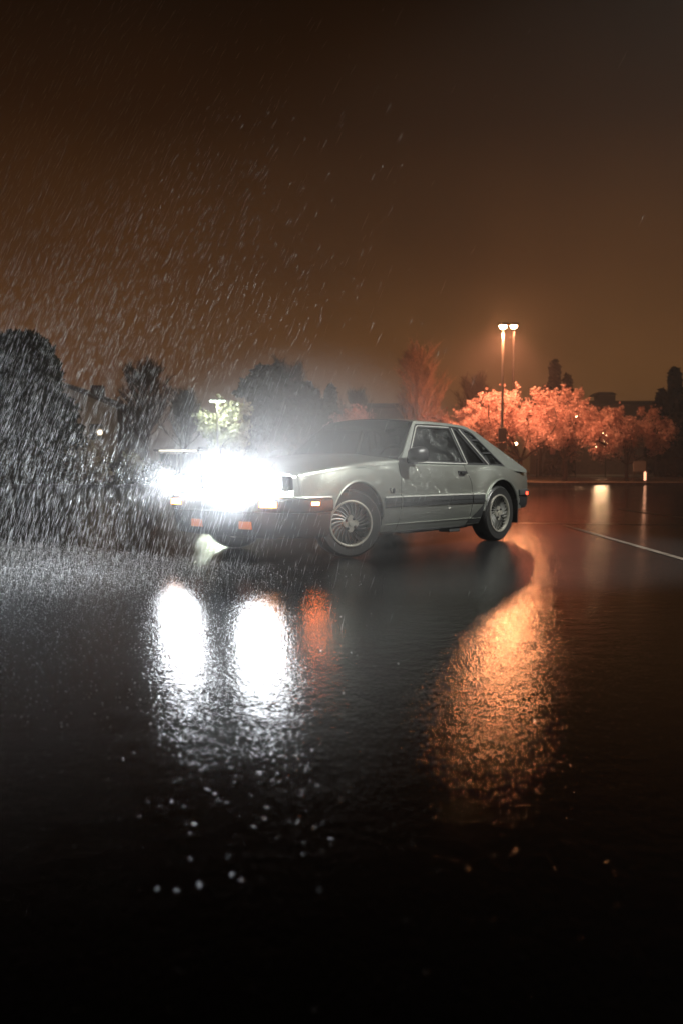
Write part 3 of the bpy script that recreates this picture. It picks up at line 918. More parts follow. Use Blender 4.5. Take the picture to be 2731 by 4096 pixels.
def bare_tree(name, loc, h, wid, seed, label, group, m, dens=1.0, trunk_r=.020, **kw):
    """leafless tree: steep limbs fan out from a short stem, each carrying many fine upright twigs"""
    rng = np.random.default_rng(seed)
    t = empty(name, loc); tag(t, label, 'tree', group)
    tr = MB(); tw = MB()
    r0 = h * trunk_r
    top = Vector((rng.normal() * .1, 0, h * .95))
    stem = [Vector((0, 0, -.05)), Vector((0, 0, h * .2)), Vector((rng.normal() * .06, 0, h * .5)), top]
    tr.tube(stem, [r0, r0 * .8, r0 * .45, r0 * .06], 8, False)
    def on_stem(z):
        for a_, b_ in zip(stem, stem[1:]):
            if z <= b_.z: return a_.lerp(b_, (z - a_.z) / (b_.z - a_.z))
        return top
    for i in range(int(52 * dens)):
        z0 = h * (.20 + .62 * rng.random() ** .8)
        az = rng.uniform(0, 2 * PI)
        q = z0 / h
        L = h * (.46 * (1 - q) + .09) * rng.uniform(.7, 1.15)
        sl = wid * rng.uniform(.30, 1.05)
        d = Vector((math.cos(az) * sl, math.sin(az) * sl, 1)).normalized()
        p = on_stem(z0)
        pts = [p + d * L * k / 5 + Vector((math.cos(az), math.sin(az), 0)) * L * .06 * math.sin(PI * k / 6) + Vector(rng.normal(size=3)) * L * .012 for k in range(6)]
        rb = r0 * .22 * (1 - q) + .006
        tr.tube(pts, [rb * (1 - k / 6) + .004 for k in range(6)], 5, False)
        for _ in range(34):
            k = rng.uniform(.15, .98); a_ = pts[int(k * 5)]; b_ = pts[min(5, int(k * 5) + 1)]
            p2 = a_.lerp(b_, k * 5 - int(k * 5))
            az2 = rng.uniform(0, 2 * PI)
            d2 = (d + Vector((math.cos(az2), math.sin(az2), .15)) * rng.uniform(.35, .75)).normalized()
            L2 = h * rng.uniform(.05, .13) * (1.15 - .5 * k)
            e2 = p2 + d2 * L2 + Vector((0, 0, L2 * .12))
            tw.tube([p2, p2.lerp(e2, .5), e2], [.013, .010, .005], 3, False)
            for _ in range(4):
                p3 = p2.lerp(e2, rng.uniform(.2, .95)); az3 = rng.uniform(0, 2 * PI)
                d3 = (d2 + Vector((math.cos(az3), math.sin(az3), .2)) * .6).normalized()
                tw.tube([p3, p3 + d3 * L2 * rng.uniform(.3, .6)], [.008, .004], 3, False)
    tr.build('trunk', m, t, smooth=60, fix=False)
    tw.build('crown', m, t, smooth=0, fix=False)
    return t

def evergreen(name, loc, h, r, seed, label, group, shape='cone', dens=1.0, size=.22):
    rng = np.random.default_rng(seed)
    t = empty(name, loc); tag(t, label, 'tree', group)
    tr = MB(); tr.tube([(0, 0, -.05), (0, 0, h * .5), (0, 0, h * .97)], [h * .022, h * .014, h * .003], 8, False)
    cs = []
    K = int(330 * dens)
    for _ in range(K):
        z = rng.uniform(.06, 1.0) * h if shape != 'cone' else (1 - rng.random() ** .6 * .94) * h
        q = z / h
        if shape == 'cone': rr = r * (1 - q) ** .85 + .05 * r
        elif shape == 'round': rr = r * math.sqrt(max(0, 1 - ((q - .5) / .52) ** 2)) * (1 + .16 * math.sin(5 * q + seed))
        else: rr = r * (max(0, 1 - q) ** .5) * (.75 + .25 * math.sin(9 * q + seed))
        az = rng.uniform(0, 2 * PI); k = rng.random() ** .4
        rr *= 1 + .22 * math.sin(3 * az + seed + 4 * q)
        cs.append((rr * k * math.cos(az), rr * k * math.sin(az), z - .10 * h * k * (shape == 'cone')))
        if len(cs) % 6 == 0: limb(tr, (0, 0, max(.2, z - .06 * h)), cs[-1], h * .005, h * .0015, rng, .05, 4, 2)
    tr.build('trunk', M['bark'], t, smooth=60, fix=False)
    v, f = leaf_quads(cs, 46, dict(cone=.068, round=.062, spire=.042)[shape] * h, size, rng, .8 if shape != 'spire' else 1.8, 2.2)
    np_mesh('crown', v, f, M['needle'], t)
    return t

def shrub(name, px, py_top, Y, w, seed, label, ml, cat='shrub', group=None, base=0.1):
    rng = np.random.default_rng(seed)
    top = at(px, py_top, Y)
    h = top.z - base
    t = empty(name, (top.x, Y, base)); tag(t, label, cat, group)
    tr = MB()
    cs = []
    for _ in range(46):
        d = rng.normal(size=3); d[2] = abs(d[2]); d /= np.linalg.norm(d); r = rng.random() ** .4
        cs.append((d[0] * r * w, d[1] * r * w * .8, .12 * h + d[2] * r * h * .85))
    for c in cs[::4]: limb(tr, (0, 0, -.03), c, .03, .008, rng, .15, 4, 3)
    tr.build('stem', M['bark'], t, fix=False)
    v, f = leaf_quads(cs, 40, .3 * h, .11, rng)
    np_mesh('foliage', v, f, ml, t)
    return t

def base_x(px, Y): return at(px, HOR, Y).x

GB = 'blossom trees along the kerb'
GE = 'dark evergreens behind the car park'
GN = 'leafless trees behind the car park'
def bt(px, ptop, Y, wpx, seed, label, **kw):
    h = at(px, ptop, Y).z - .1
    return blossom_tree('blossom_tree', (base_x(px, Y), Y, .1), h, wpx / 2 / FPX * Y, seed, label, 'tree', GB, M['blossom'], M['bark'], **kw)
bt(2075, 1545, 51.5, 430, 3, 'pink blossom tree standing behind the near lamp post', ry=2.6)
bt(2258, 1555, 54.5, 330, 5, 'pink blossom tree with a thick dark trunk between two other blossom trees', ry=2.6)
bt(2503, 1612, 53, 400, 8, 'dim blossom tree at the right end of the row beside the grey sign', ry=2.6)
bt(1890, 1610, 56, 210, 11, 'bright blossom tree seen just above the sloping rear of the car', ry=2.2)
bt(1420, 1615, 60, 200, 12, 'small orange blossom tree seen over the car roof before the flat roofed block', ry=2, sprigs=6)
bt(1790, 1630, 62, 260, 14, 'low hazy blossom tree under the tall orange bare tree', ry=2, sprigs=8)

def ev(px, ptop, Y, wpx, seed, label, shape='round', **kw):
    h = at(px, ptop, Y).z - .1
    return evergreen('evergreen_tree', (base_x(px, Y), Y, .1), h, wpx / 2 / FPX * Y, seed, label, GE, shape, **kw)
ev(95, 1352, 44, 400, 1, 'big black evergreen at the left edge behind the rain', dens=1.5)
ev(1070, 1478, 62, 240, 2, 'broad dark evergreen rising behind the glowing headlights')
ev(1215, 1545, 66, 200, 6, 'lower dark evergreen between two others left of the car roof', dens=.9)
ev(1322, 1562, 64, 105, 4, 'small narrow dark evergreen just left of the orange blossom', 'spire', dens=.7)
ev(2212, 1468, 92, 70, 21, 'thin spire shaped evergreen behind the middle blossom tree', 'spire', dens=.5, size=.3)
ev(2262, 1520, 94, 60, 22, 'shorter ragged spire evergreen right beside the thin one', 'spire', dens=.45, size=.3)
ev(2690, 1492, 80, 95, 23, 'tall spire evergreen at the right edge of the picture', 'spire', dens=.8, size=.28)
ev(2640, 1580, 82, 110, 24, 'stubby dark evergreen left of the tall spire at right edge', 'spire', dens=.8, size=.28)
ev(2745, 1560, 78, 150, 25, 'broad dark evergreen cut by the right edge', 'round', dens=.9, size=.28)

def bare(px, ptop, Y, wid, seed, label, m='bark', **kw):
    h = at(px, ptop, Y).z - .1
    return bare_tree('bare_tree', (base_x(px, Y), Y, .1), h, wid, seed, label, GN, M[m], **kw)
bare(1672, 1385, 62, .9, 31, 'tall bare tree lit orange above the car roof', 'bark_lit')
bare(1150, 1432, 70, .9, 32, 'faint bare tree rising behind the broad dark evergreen')
bare(1895, 1500, 80, .7, 33, 'thin bare tree left of the near lamp post')
bare(1420, 1555, 84, .8, 34, 'small bare tree behind the orange blossom over the car roof')
bare(590, 1440, 58, 1.0, 35, 'wide bare tree veiled by rain left of the white lamps')
bare(2160, 1545, 90, .7, 36, 'low bare tree left of the thin spire evergreen')
bare(740, 1560, 66, .9, 37, 'low bare tree just left of the lit pale tree')

# lit pale tree under the white lamps, pale shrubs, dark shrubs on the left verge
h = at(880, 1598, 47).z - .1
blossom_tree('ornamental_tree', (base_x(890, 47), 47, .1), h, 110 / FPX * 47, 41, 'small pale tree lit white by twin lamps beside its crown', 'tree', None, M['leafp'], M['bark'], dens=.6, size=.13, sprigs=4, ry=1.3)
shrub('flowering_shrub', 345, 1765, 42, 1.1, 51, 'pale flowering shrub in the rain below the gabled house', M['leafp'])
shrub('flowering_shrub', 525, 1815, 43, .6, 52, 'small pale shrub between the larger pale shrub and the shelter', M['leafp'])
for i, (px, pt, Y, w) in enumerate([(60, 1760, 41.5, 2.2), (215, 1800, 42.5, 1.8), (450, 1835, 44.5, 1.6), (620, 1850, 43, 1.3), (1010, 1780, 46, 1.9), (1150, 1760, 47, 2.0), (1290, 1775, 48, 1.8)]):
    shrub('hedge_shrub', px, pt, Y, w, 60 + i, ['dark shrub under the big evergreen at left edge', 'dark low shrub left of the larger pale shrub', 'low dark shrub right of the larger pale shrub', 'low dark shrub before the lit shelter', 'dark shrub behind the far headlight', 'dark shrub behind the windscreen left edge', 'dark shrub hidden behind the car roof front'][i], M['leafd'], group='dark shrubs on the left verge')

# ------------------------------------------------------------------ lamp posts
def lamp_post(px, ptop, Y, label, power, pm):
    top = at(px, ptop, Y)
    x = top.x; h = top.z
    t = empty('street_lamp', (x, Y, .1)); tag(t, label, 'street lamp', 'tall orange car park lamps')
    MB().tube([(0, 0, .5), (0, 0, h - .1)], [.085, .060], 12).build('pole', M[pm], t)
    MB().lathe([(.30, -.05), (.30, .50), (.26, .56), (.10, .58)], 20, 'z').build('base', M['kerb'], t)
    hd = MB(); hd.box((-.27, -.19, h - .10), (.27, .19, h + .06))
    head = hd.build('lamp_head', M['steeld'], t, smooth=0, bevel=.03)
    ln = MB()
    ln.lathe([(.0005, -.17), (.10, -.16), (.17, -.12), (.20, -.05), (.20, .0)], 20, 'z', (0, 0, h - .10))
    ln.build('lamp_lens', M['lampo'], head)
    light('lamp_glow', 'POINT', (0, 0, h - .42), (1.0, .35, .135), power * .25, t, shadow_soft_size=.42)
    light('lamp_light', 'SPOT', (0, 0, h - .42), (1.0, .315, .155), power * 1.05, t, shadow_soft_size=.2, spot_size=R(160), spot_blend=.75).rotation_euler = (0, R(15), 0)
    return t, x, h
tl, lx, lh = lamp_post(2010, 1303, 48.0, 'near orange car park lamp on a pale post with two small signs', 6500, 'steel')
for (za, zb, w) in ((1712, 1768, .22), (1772, 1800, .25)):
    z1, z0 = at(2018, za, 48).z - .1, at(2018, zb, 48).z - .1
    MB().box((-w, -.13, z0), (w, -.10, z1)).build('sign_plate', M['board'], tl, smooth=0, bevel=.01)
lamp_post(2053, 1303, 53.0, 'far orange car park lamp on a dark post among blossom', 6500, 'steeld')

# twin headed white lamp and a single white lamp on the left
tw_ = at(870, 1603, 45)
t = empty('twin_street_lamp', (tw_.x, 45, .1)); tag(t, 'twin headed greenish white lamp at the pale lit tree', 'street lamp')
MB().tube([(0, 0, -.05), (0, 0, tw_.z - .1)], [.06, .045], 10).build('pole', M['steel'], t)
for s in (-1, 1):
    MB().tube([(0, 0, tw_.z - .2), (s * .12, 0, tw_.z - .1), (s * .2, 0, tw_.z - .07)], .02, 6).build('arm', M['steel'], t)
    hd = MB().lathe([(.0005, .07), (.16, .05), (.20, .01), (.20, 0)], 18, 'z', (s * .22, 0, tw_.z - .1)).build('lamp_head', M['steeld'], t)
    MB().lathe([(.19, 0), (.15, -.05), (.0005, -.075)], 18, 'z', (s * .22, 0, tw_.z - .102)).build('lamp_lens', M['lampw'], hd)
light('lamp_light', 'POINT', (0, 0, tw_.z - .35), (.90, 1.0, .80), 900, t, shadow_soft_size=.12)
q = at(952, 1618, 60)
t = empty('street_lamp', (q.x, 60, .1)); tag(t, 'single white lamp behind the pale lit tree', 'street lamp')
MB().tube([(0, 0, -.05), (0, 0, q.z - .1)], [.07, .05], 10).build('pole', M['steel'], t)
hd = MB().lathe([(.0005, .08), (.2, .05), (.25, 0)], 18, 'z', (0, 0, q.z - .1)).build('lamp_head', M['steeld'], t)
MB().lathe([(.24, 0), (.18, -.10), (.0005, -.14)], 18, 'z', (0, 0, q.z - .102)).build('lamp_lens', M['lampw'], hd)

# small far lamps seen among the blossom
for px, py, Y, lab in ((2007, 1768, 120, 'tiny amber lamp beside the sign plates on the near post'), (2062, 1775, 125, 'tiny amber lamp right of the near lamp post'),
                       (2303, 1665, 110, 'small amber lamp high among the blossom, upper of two'), (2301, 1686, 104, 'small amber lamp among the blossom, lower of two')):
    q = at(px, py, Y)
    t = empty('distant_lamp', (q.x, Y, .16)); tag(t, lab, 'street lamp', 'small far amber lamps')
    MB().tube([(0, 0, -.05), (0, 0, q.z - .2)], .07, 8).build('pole', M['steeld'], t)
    MB().lathe([(.0005, -.16), (.12, -.12), (.17, 0), (.12, .12), (.0005, .16)], 14, 'z', (0, 0, q.z - .16)).build('lamp_globe', M['lampo'], t)

# grey sign on posts, lit bollard, fence posts at the right
q0, q1 = at(2530, 1885, 50), at(2582, 1845, 50)
t = empty('parking_sign', ((q0.x + q1.x) / 2, 50, .1)); tag(t, 'blank grey sign panel on two legs beside the lit bollard', 'sign')
w = (q1.x - q0.x) / 2
MB().box((-w, -.02, q0.z - .1), (w, .02, q1.z - .1)).build('sign_panel', M['board'], t, smooth=0, bevel=.006)
for s in (-1, 1): MB().tube([(s * w * .8, .05, -.05), (s * w * .8, .05, q1.z - .15)], .03, 8).build('leg', M['steeld'], t)
q = at(2578, 1886, 47.8)
t = empty('bollard', (q.x, 47.8, .1)); tag(t, 'slim bollard with a glowing orange face on the kerb', 'bollard')
MB().lathe([(.07, -.05), (.07, .12), (.0005, .12)], 14, 'z').build('post', M['steeld'], t)
MB().lathe([(.065, .121), (.065, q.z - .15), (.04, q.z - .11), (.0005, q.z - .10)], 14, 'z').build('reflector', M['refl'], t)
for px in (2145, 2300, 2420, 2620, 2660, 2700):
    q = at(px, 1838, 76.8)
    t = empty('fence_post', (q.x, 76.8, .14)); tag(t, 'plain dark post in a row along the far pavement', 'post', 'dark posts along the far pavement')
    MB().tube([(0, 0, -.05), (0, 0, q.z - .14)], .05, 8).build('post', M['steeld'], t)
    MB().lathe([(.09, 0), (.09, .05), (.0005, .09)], 10, 'z', (0, 0, q.z - .15)).build('post_cap', M['steeld'], t)

# ------------------------------------------------------------------ buildings
def windows(parent, rects, m, y):
    for (x0, x1, z0, z1) in rects:
        fr = MB()
        for a_ in (((x0 - .06, y - .05, z0 - .06), (x1 + .06, y, z0)), ((x0 - .06, y - .05, z1), (x1 + .06, y, z1 + .06)), ((x0 - .06, y - .05, z0), (x0, y, z1)), ((x1, y - .05, z0), (x1 + .06, y, z1)), (((x0 + x1) / 2 - .02, y - .05, z0), ((x0 + x1) / 2 + .02, y, z1))):
            fr.box(*a_)
        w = fr.build('window', M['roof'], parent, smooth=0)
        MB().add([(x0, y - .02, z0), (x1, y - .02, z0), (x1, y - .02, z1), (x0, y - .02, z1)], [(0, 1, 2, 3)]).build('pane', m, w, smooth=0)

# right: long hall with a louvred cupola
Y = 118
a, b = at(2235, 1604, Y), at(3100, 1604, Y)
t = empty('hall_building', (a.x, Y, .16)); tag(t, 'long dark building with a flat topped cupola behind the blossom trees', 'building')
L, H = b.x - a.x, a.z - .16
MB().box((0, 0, -.1), (L, 18, H - .5)).build('wall', M['wallb'], t, smooth=0)
r_ = MB().box((-.5, -.5, H - .5), (L + .5, 18.5, H)).build('roof', M['roof'], t, smooth=0, bevel=.05)
c0, c1 = at(2412, 1575, Y), at(2478, 1575, Y)
cz = c0.z - .16
cu_ = MB().box((c0.x - a.x, 2, H), (c1.x - a.x, 4.5, cz)); cu_.build('cupola', M['roof'], r_, smooth=0)
x0, x1 = at(2394, 1565, Y).x - a.x, at(2480, 1565, Y).x - a.x
MB().prism([(x0, 1.3, cz), (x1, 1.3, cz), (x1, 5.2, cz), (x0, 5.2, cz)], [(x0 + .5, 1.9, cz + .4), (x1 - .5, 1.9, cz + .4), (x1 - .5, 4.6, cz + .4), (x0 + .5, 4.6, cz + .4)]).build('cupola_roof', M['roof'], r_, smooth=0)
wx = [at(p, 1800, Y).x - a.x for p in (2270, 2380, 2396, 2412)]
windows(t, [(wx[0], wx[0] + .5, 4.9, 6.3), (wx[1], wx[1] + .5, 3.4, 5.6), (wx[2], wx[2] + .5, 3.8, 6.6), (wx[3], wx[3] + .45, 3.4, 5.4)], emis('bright_hall_window', (1, .62, .32), 30), 0)
# centre: flat roofed block above the car roof
Y = 96
a, b = at(1425, 1614, Y), at(1640, 1614, Y)
t = empty('flat_block', (a.x, Y, .16)); tag(t, 'low flat roofed brown block between the blossom and the tall bare tree', 'building')
MB().box((0, 0, -.1), (b.x - a.x, 12, a.z - .6)).build('wall', M['wallb'], t, smooth=0)
MB().box((-.3, -.3, a.z - .6), (b.x - a.x + .3, 12.3, a.z - .16)).build('roof', M['roof'], t, smooth=0, bevel=.05)
windows(t, [(1.0 + k * 2.1, 2.2 + k * 2.1, 2.6, 4.0) for k in range(3)], M['darkglass'], 0)
# left: gabled house
Y = 84
e, rg = at(470, 1625, Y), at(225, 1520, Y)
t = empty('gabled_house', (rg.x, Y, .16)); tag(t, 'gabled house with a dark sloping roof edge behind the left evergreen', 'building')
W_, He, Hr = e.x - rg.x, e.z - .16, rg.z - .16
pr = [(-W_, -.1), (W_, -.1), (W_, He - .25), (0, Hr - .3), (-W_, He - .25)]
MB().prism([(x, 0, z) for x, z in pr], [(x, 14, z) for x, z in pr]).build('wall', M['wall'], t, smooth=0)
rp = [(-W_ - .6, He - .45), (0, Hr - .28), (W_ + .6, He - .45), (W_ + .6, He - .15), (0, Hr + .02), (-W_ - .6, He - .15)]
rf_ = MB().prism([(x, -.5, z) for x, z in rp], [(x, 14.5, z) for x, z in rp]).build('roof', M['roof'], t, smooth=0)
MB().box((W_ * .42, 3, He + .9), (W_ * .62, 4, Hr - .2)).build('chimney', M['wallb'], rf_, smooth=0, bevel=.03)
windows(t, [(1.0, 2.2, 3.6, 5.0), (3.2, 4.4, 3.6, 5.0)], M['darkglass'], 0)
light('facade_lamp', 'POINT', (2.5, -6, 4.5), (1, .80, .55), 300, t, shadow_soft_size=.2)
MB().lathe([(.0005, -.12), (.1, -.08), (.12, 0), (.0005, .06)], 12, 'z', (2.5, -.14, 4.6)).build('wall_lamp', M['winc'], t)
# shelter with a lit fascia
Y = 62
a, b = at(628, 1803, Y), at(800, 1803, Y)
t = empty('bus_shelter', (a.x, Y, .10)); tag(t, 'low glass shelter with a glowing strip along its roof edge', 'shelter')
W_, H = b.x - a.x, a.z - .1
MB().box((-.1, -.6, H - .05), (W_ + .1, 1.2, H + .08)).build('roof', M['steeld'], t, smooth=0, bevel=.02)
MB().box((.28, -.66, H - .06), (W_ - .1, -.605, H + .05)).build('lit_fascia', M['strip_l'], t, smooth=0, bevel=.01)
for x in (0, W_ * .5, W_):
    for y in (-.45, 1.05): MB().box((x - .04, y - .04, -.05), (x + .04, y + .04, H - .052)).build('post', M['board'], t, smooth=0)
MB().box((.05, 1.03, .25), (W_ * .5 - .05, 1.045, H - .2)).build('glass_panel', M['darkglass'], t, smooth=0)
MB().box((W_ * .5 + .05, 1.03, .25), (W_ - .05, 1.045, H - .2)).build('glass_panel', M['darkglass'], t, smooth=0)
MB().box((.2, .6, .42), (W_ - .2, .95, .47)).build('bench', M['board'], t, smooth=0)
# small shop with two lit windows
Y = 70
a, b = at(808, 1796, Y), at(985, 1796, Y)
t = empty('small_shop', (a.x, Y, .10)); tag(t, 'small low shop with two warm lit windows left of the headlights', 'building')
W_, H = b.x - a.x, a.z - .1
MB().box((0, 0, -.1), (W_, 6, H)).build('wall', M['wall'], t, smooth=0)
MB().box((-.25, -.3, H), (W_ + .25, 6.3, H + .15)).build('roof', M['roof'], t, smooth=0, bevel=.02)
g0, g1, g2, g3 = [at(p, 1830, Y).x - a.x for p in (828, 862, 915, 950)]
windows(t, [(g0, g1, at(0, 1850, Y).z - .1, at(0, 1806, Y).z - .1), (g2, g3, at(0, 1835, Y).z - .1, at(0, 1812, Y).z - .1)], M['winc'], 0)

# ------------------------------------------------------------------ lamp post behind the photographer that lights the car's side
t = empty('street_lamp', (8.4, 4.7, 0)); tag(t, 'white car park lamp beside the photographer lighting the side of the car', 'street lamp')
MB().tube([(0, 0, -.05), (0, 0, 8.3)], [.085, .06], 12).build('pole', M['steel'], t)
MB().lathe([(.30, -.05), (.30, .50), (.26, .56), (.10, .58)], 20, 'z').build('base', M['kerb'], t)
MB().tube([(0, 0, 8.2), (-.5, .4, 8.4), (-.9, .7, 8.4)], .04, 8).build('arm', M['steel'], t)
hd = MB().box((-1.3, .45, 8.33), (-.7, 1.0, 8.45)).build('lamp_head', M['steeld'], t, smooth=0, bevel=.03)
MB().lathe([(.18, 0), (.15, -.06), (.0005, -.10)], 18, 'z', (-1.0, .72, 8.328)).build('lamp_lens', M['lampk'], hd)
o = light('lamp_light', 'SPOT', (-1.0, .72, 8.1), (1.0, 1.0, .92), 12500, t, shadow_soft_size=.14, spot_size=R(44), spot_blend=.5)
o.rotation_euler = (wpos(1.1, 0, .5) - Vector((7.4, 5.42, 8.1))).to_track_quat('-Z', 'Y').to_euler()

# ------------------------------------------------------------------ rain: thin falling drops, one object
rng = np.random.default_rng(5)
NR = 380000
x = rng.uniform(-7.5, 4, NR); y = rng.uniform(4.0, 15, NR); z = rng.uniform(.02, 5.6, NR)
# keep them out of the car's body
lx_ = (x - C0.x) * AX.x + (y - C0.y) * AX.y; ly_ = (x - C0.x) * AY.x + (y - C0.y) * AY.y
keep = ~((lx_ > -.85) & (lx_ < 3.4) & (np.abs(ly_) < .92) & (z < 1.36))
# thickest in the beams ahead of the car's nose, thinning towards the tail and upwards
ahead = 1 / (1 + np.exp((lx_ + .75) / .12)) / (1 + np.exp((ly_ - .7 - .55 * np.maximum(0, -lx_ - .7)) / .45))
keep &= rng.random(NR) < np.clip(ahead * np.clip(1.22 - z / 3.4, .07, 1), 0, 1)
x, y, z = x[keep], y[keep], z[keep]; n = len(x)
wind = .26 + .10 * z
d = np.stack([-(wind + rng.normal(0, .05, n)), rng.normal(.02, .05, n), -np.ones(n)], 1); d /= np.linalg.norm(d, axis=1)[:, None]
ln = rng.uniform(.035, .13, n)[:, None]; rd = rng.uniform(.00042, .00095, n)[:, None] * np.clip(1.12 - z / 4.5, .38, 1)[:, None]
p = np.stack([x, y, z], 1)
u = np.cross(d, np.array([0, 1.0, 0])); u /= np.linalg.norm(u, axis=1)[:, None]; w_ = np.cross(d, u)
k = [u, -.5 * u + .866 * w_, -.5 * u - .866 * w_]
V = np.stack([p - d * ln / 2] + [p + kk * rd for kk in k] + [p + d * ln / 2], 1).reshape(-1, 3)
b5 = (np.arange(n) * 5)[:, None]
F = np.concatenate([b5 + np.array([0, 1, 2]), b5 + np.array([0, 2, 3]), b5 + np.array([0, 3, 1]), b5 + np.array([4, 2, 1]), b5 + np.array([4, 3, 2]), b5 + np.array([4, 1, 3])], 0)
m, nt, out = mat('rain_water')
dd = N(nt, 'ShaderNodeBsdfDiffuse'); dd.inputs['Color'].default_value = (.8, .82, .85, 1)
tt = N(nt, 'ShaderNodeBsdfTranslucent'); tt.inputs['Color'].default_value = (.8, .82, .85, 1)
tp = N(nt, 'ShaderNodeBsdfTransparent')
m1 = N(nt, 'ShaderNodeMixShader'); m2 = N(nt, 'ShaderNodeMixShader'); m1.inputs[0].default_value = .5; m2.inputs[0].default_value = 1.0
nt.links.new(dd.outputs[0], m1.inputs[1]); nt.links.new(tt.outputs[0], m1.inputs[2])
nt.links.new(tp.outputs[0], m2.inputs[1]); nt.links.new(m1.outputs[0], m2.inputs[2]); nt.links.new(m2.outputs[0], out.inputs['Surface'])
ro = np_mesh('rain', V, F, m, None, 3)
tag(ro, 'slanting rain falling in front of the car, bright in its headlights', 'rain', kind='stuff')

# splashes: drops thrown up where the rain hits the lit asphalt ahead of the nose
NS = 170000
x = rng.uniform(-7, 2.5, NS); y = rng.uniform(2.6, 9.5, NS); z = .003 + .035 * rng.random(NS) ** 2.5
lx_ = (x - C0.x) * AX.x + (y - C0.y) * AX.y; ly_ = (x - C0.x) * AY.x + (y - C0.y) * AY.y
keep = (lx_ < -.95) & (rng.random(NS) < 1 / (1 + np.exp((ly_ - .5 - .7 * np.maximum(0, -lx_ - .9)) / .3)))
x, y, z = x[keep], y[keep], z[keep]; ns = len(x)
p = np.stack([x, y, z], 1)
r_ = (.0008 + .0022 * rng.random(ns) ** 3)[:, None]
tet = np.array([[1, 1, 1], [1, -1, -1], [-1, 1, -1], [-1, -1, 1]]) * .75
V2 = np.stack([p + tt_ * r_ for tt_ in tet], 1).reshape(-1, 3)
b4 = (np.arange(ns) * 4)[:, None]
F2 = np.concatenate([b4 + np.array(f_) for f_ in ([0, 1, 2], [0, 3, 1], [0, 2, 3], [1, 3, 2])], 0)
so_ = np_mesh('rain_splashes', V2, F2, m, None, 3)
tag(so_, 'fine splashes of rain bouncing off the lit asphalt before the car', 'splashes', kind='stuff')

# ------------------------------------------------------------------ haze: rain mist in one closed box
hz = MB().box((-880, -880, -1), (880, 880, 26)).build('haze', None, smooth=0)
m, nt, out = mat('rain_mist')
v = N(nt, 'ShaderNodeVolumePrincipled'); v.inputs['Density'].default_value = .0021; v.inputs['Color'].default_value = (.9, .9, .9, 1); v.inputs['Anisotropy'].default_value = .45
nt.links.new(v.outputs[0], out.inputs['Volume'])
hz.data.materials.append(m)
tag(hz, 'thin rain mist glowing round the lamps', 'haze', kind='stuff')

# mist volume added to imitate the headlights' glare round the nose, thinning outwards
np_ = wpos(-.36, .64, .84)
sp_ = MB(); rows = []
for i in range(17):
    a = -PI / 2 + PI * i / 16
    rows.append([(math.cos(a) * math.cos(2 * PI * k / 32), math.cos(a) * math.sin(2 * PI * k / 32), math.sin(a)) for k in range(32)])
sp_.grid(rows, True)
so = sp_.build('haze', None, smooth=0)
so.location = np_; so.scale = (1.65, 1.65, 1.15)
m, nt, out = mat('headlight_glare_mist')
tc = N(nt, 'ShaderNodeTexCoord'); gr = N(nt, 'ShaderNodeVectorMath', operation='LENGTH')
mr = N(nt, 'ShaderNodeMapRange', interpolation_type='SMOOTHSTEP'); mr.inputs['From Min'].default_value = 0; mr.inputs['From Max'].default_value = 1
mr.inputs['To Min'].default_value = GLARE_DENSITY; mr.inputs['To Max'].default_value = 0
v = N(nt, 'ShaderNodeVolumePrincipled'); v.inputs['Color'].default_value = (.93, .95, 1, 1); v.inputs['Anisotropy'].default_value = .3
nt.links.new(tc.outputs['Object'], gr.inputs[0]); nt.links.new(gr.outputs['Value'], mr.inputs['Value'])
nt.links.new(mr.outputs[0], v.inputs['Density']); nt.links.new(v.outputs[0], out.inputs['Volume'])
so.data.materials.append(m)
tag(so, 'added mist volume imitating the glare round the headlights', 'haze', kind='stuff')

# ------------------------------------------------------------------ night sky: low cloud lit brown by the town
wld = bpy.data.worlds.new('World'); sc.world = wld; wld.use_nodes = True
nt = wld.node_tree; nt.nodes.clear(); L = nt.links.new
out = N(nt, 'ShaderNodeOutputWorld'); bg = N(nt, 'ShaderNodeBackground'); tc = N(nt, 'ShaderNodeTexCoord')
sx = N(nt, 'ShaderNodeSeparateXYZ'); cr = N(nt, 'ShaderNodeValToRGB')
e = cr.color_ramp.elements
e[0].position = 0.0; e[0].color = (.185, .087, .030, 1)
e[1].position = 1.0; e[1].color = (.004, .0022, .001, 1)
for ps, c in ((.10, (.145, .061, .0182)), (.22, (.068, .0262, .0072)), (.36, (.023, .0083, .0022)), (.48, (.007, .0031, .0011))):
    k = e.new(ps); k.color = (*c, 1)
nz = N(nt, 'ShaderNodeTexNoise'); nz.inputs['Scale'].default_value = 2.4; nz.inputs['Detail'].default_value = 5
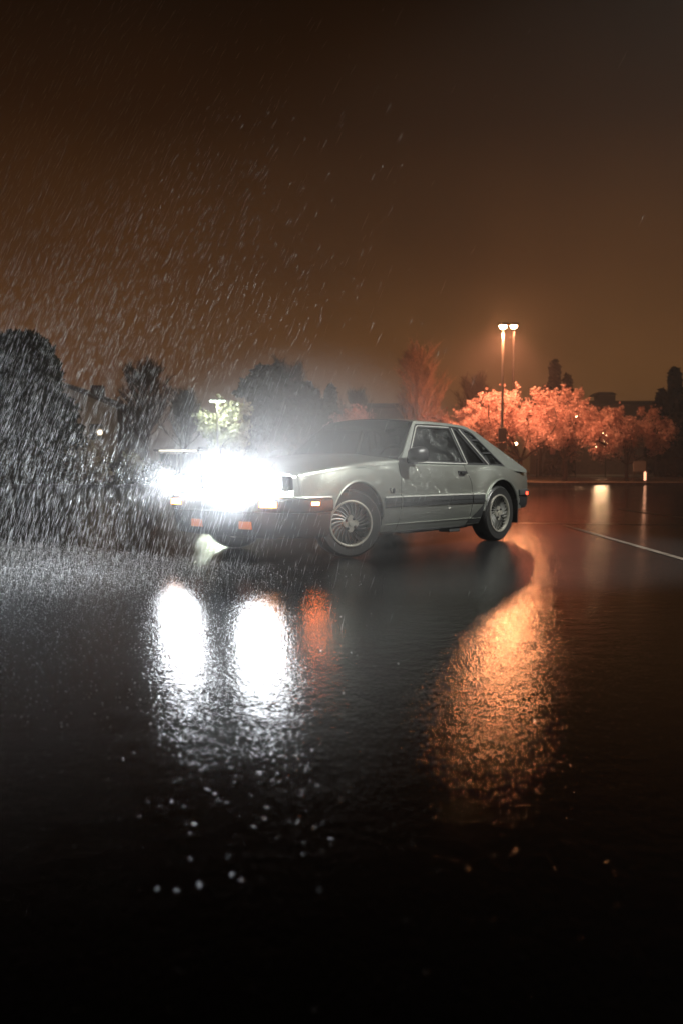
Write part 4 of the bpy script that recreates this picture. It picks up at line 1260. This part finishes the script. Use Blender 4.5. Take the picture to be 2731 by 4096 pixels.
mr = N(nt, 'ShaderNodeMapRange'); mr.inputs['From Min'].default_value = .3; mr.inputs['From Max'].default_value = .7; mr.inputs['To Min'].default_value = .70; mr.inputs['To Max'].default_value = 1.30
# brightest over the town beyond the lamps, fading to both sides
az = N(nt, 'ShaderNodeMapRange'); az.inputs['From Min'].default_value = .45; az.inputs['From Max'].default_value = .99; az.inputs['To Min'].default_value = .22; az.inputs['To Max'].default_value = 1.0
dp = N(nt, 'ShaderNodeVectorMath', operation='DOT_PRODUCT'); dp.inputs[1].default_value = (.05, .99, .0)
mu = N(nt, 'ShaderNodeMath', operation='MULTIPLY')
L(tc.outputs['Generated'], sx.inputs[0]); L(sx.outputs['Z'], cr.inputs['Fac']); L(tc.outputs['Generated'], nz.inputs['Vector'])
L(tc.outputs['Generated'], dp.inputs[0]); L(dp.outputs['Value'], az.inputs['Value'])
L(nz.outputs['Fac'], mr.inputs['Value']); L(mr.outputs[0], mu.inputs[0]); L(az.outputs[0], mu.inputs[1])
L(cr.outputs['Color'], bg.inputs['Color']); L(mu.outputs[0], bg.inputs['Strength']); L(bg.outputs[0], out.inputs['Surface'])

# ------------------------------------------------------------------ camera and output
cam = bpy.data.cameras.new('camera'); co = bpy.data.objects.new('camera', cam); COL.objects.link(co)
cam.sensor_fit = 'VERTICAL'; cam.sensor_height = 36.0; cam.sensor_width = 24.0
cam.lens = FPX / PH * 36.0; cam.clip_start = .05; cam.clip_end = 3000
co.location = (0, 0, HC); co.rotation_euler = (PI / 2 - PITCH, 0, 0)
cam.dof.use_dof = True; cam.dof.focus_distance = 8.0; cam.dof.aperture_fstop = 2.0
sc.camera = co
sc.view_settings.view_transform = 'Standard'; sc.view_settings.look = 'None'
sc.view_settings.exposure = 0; sc.view_settings.gamma = 1
sc.render.engine = 'CYCLES'
cy = sc.cycles
cy.max_bounces = 6; cy.diffuse_bounces = 2; cy.glossy_bounces = 3; cy.transmission_bounces = 4; cy.volume_bounces = 0; cy.transparent_max_bounces = 12
cy.caustics_reflective = False; cy.caustics_refractive = False
cy.use_denoising = True
cy.denoising_prefilter = 'ACCURATE'
cy.sample_clamp_indirect = 4
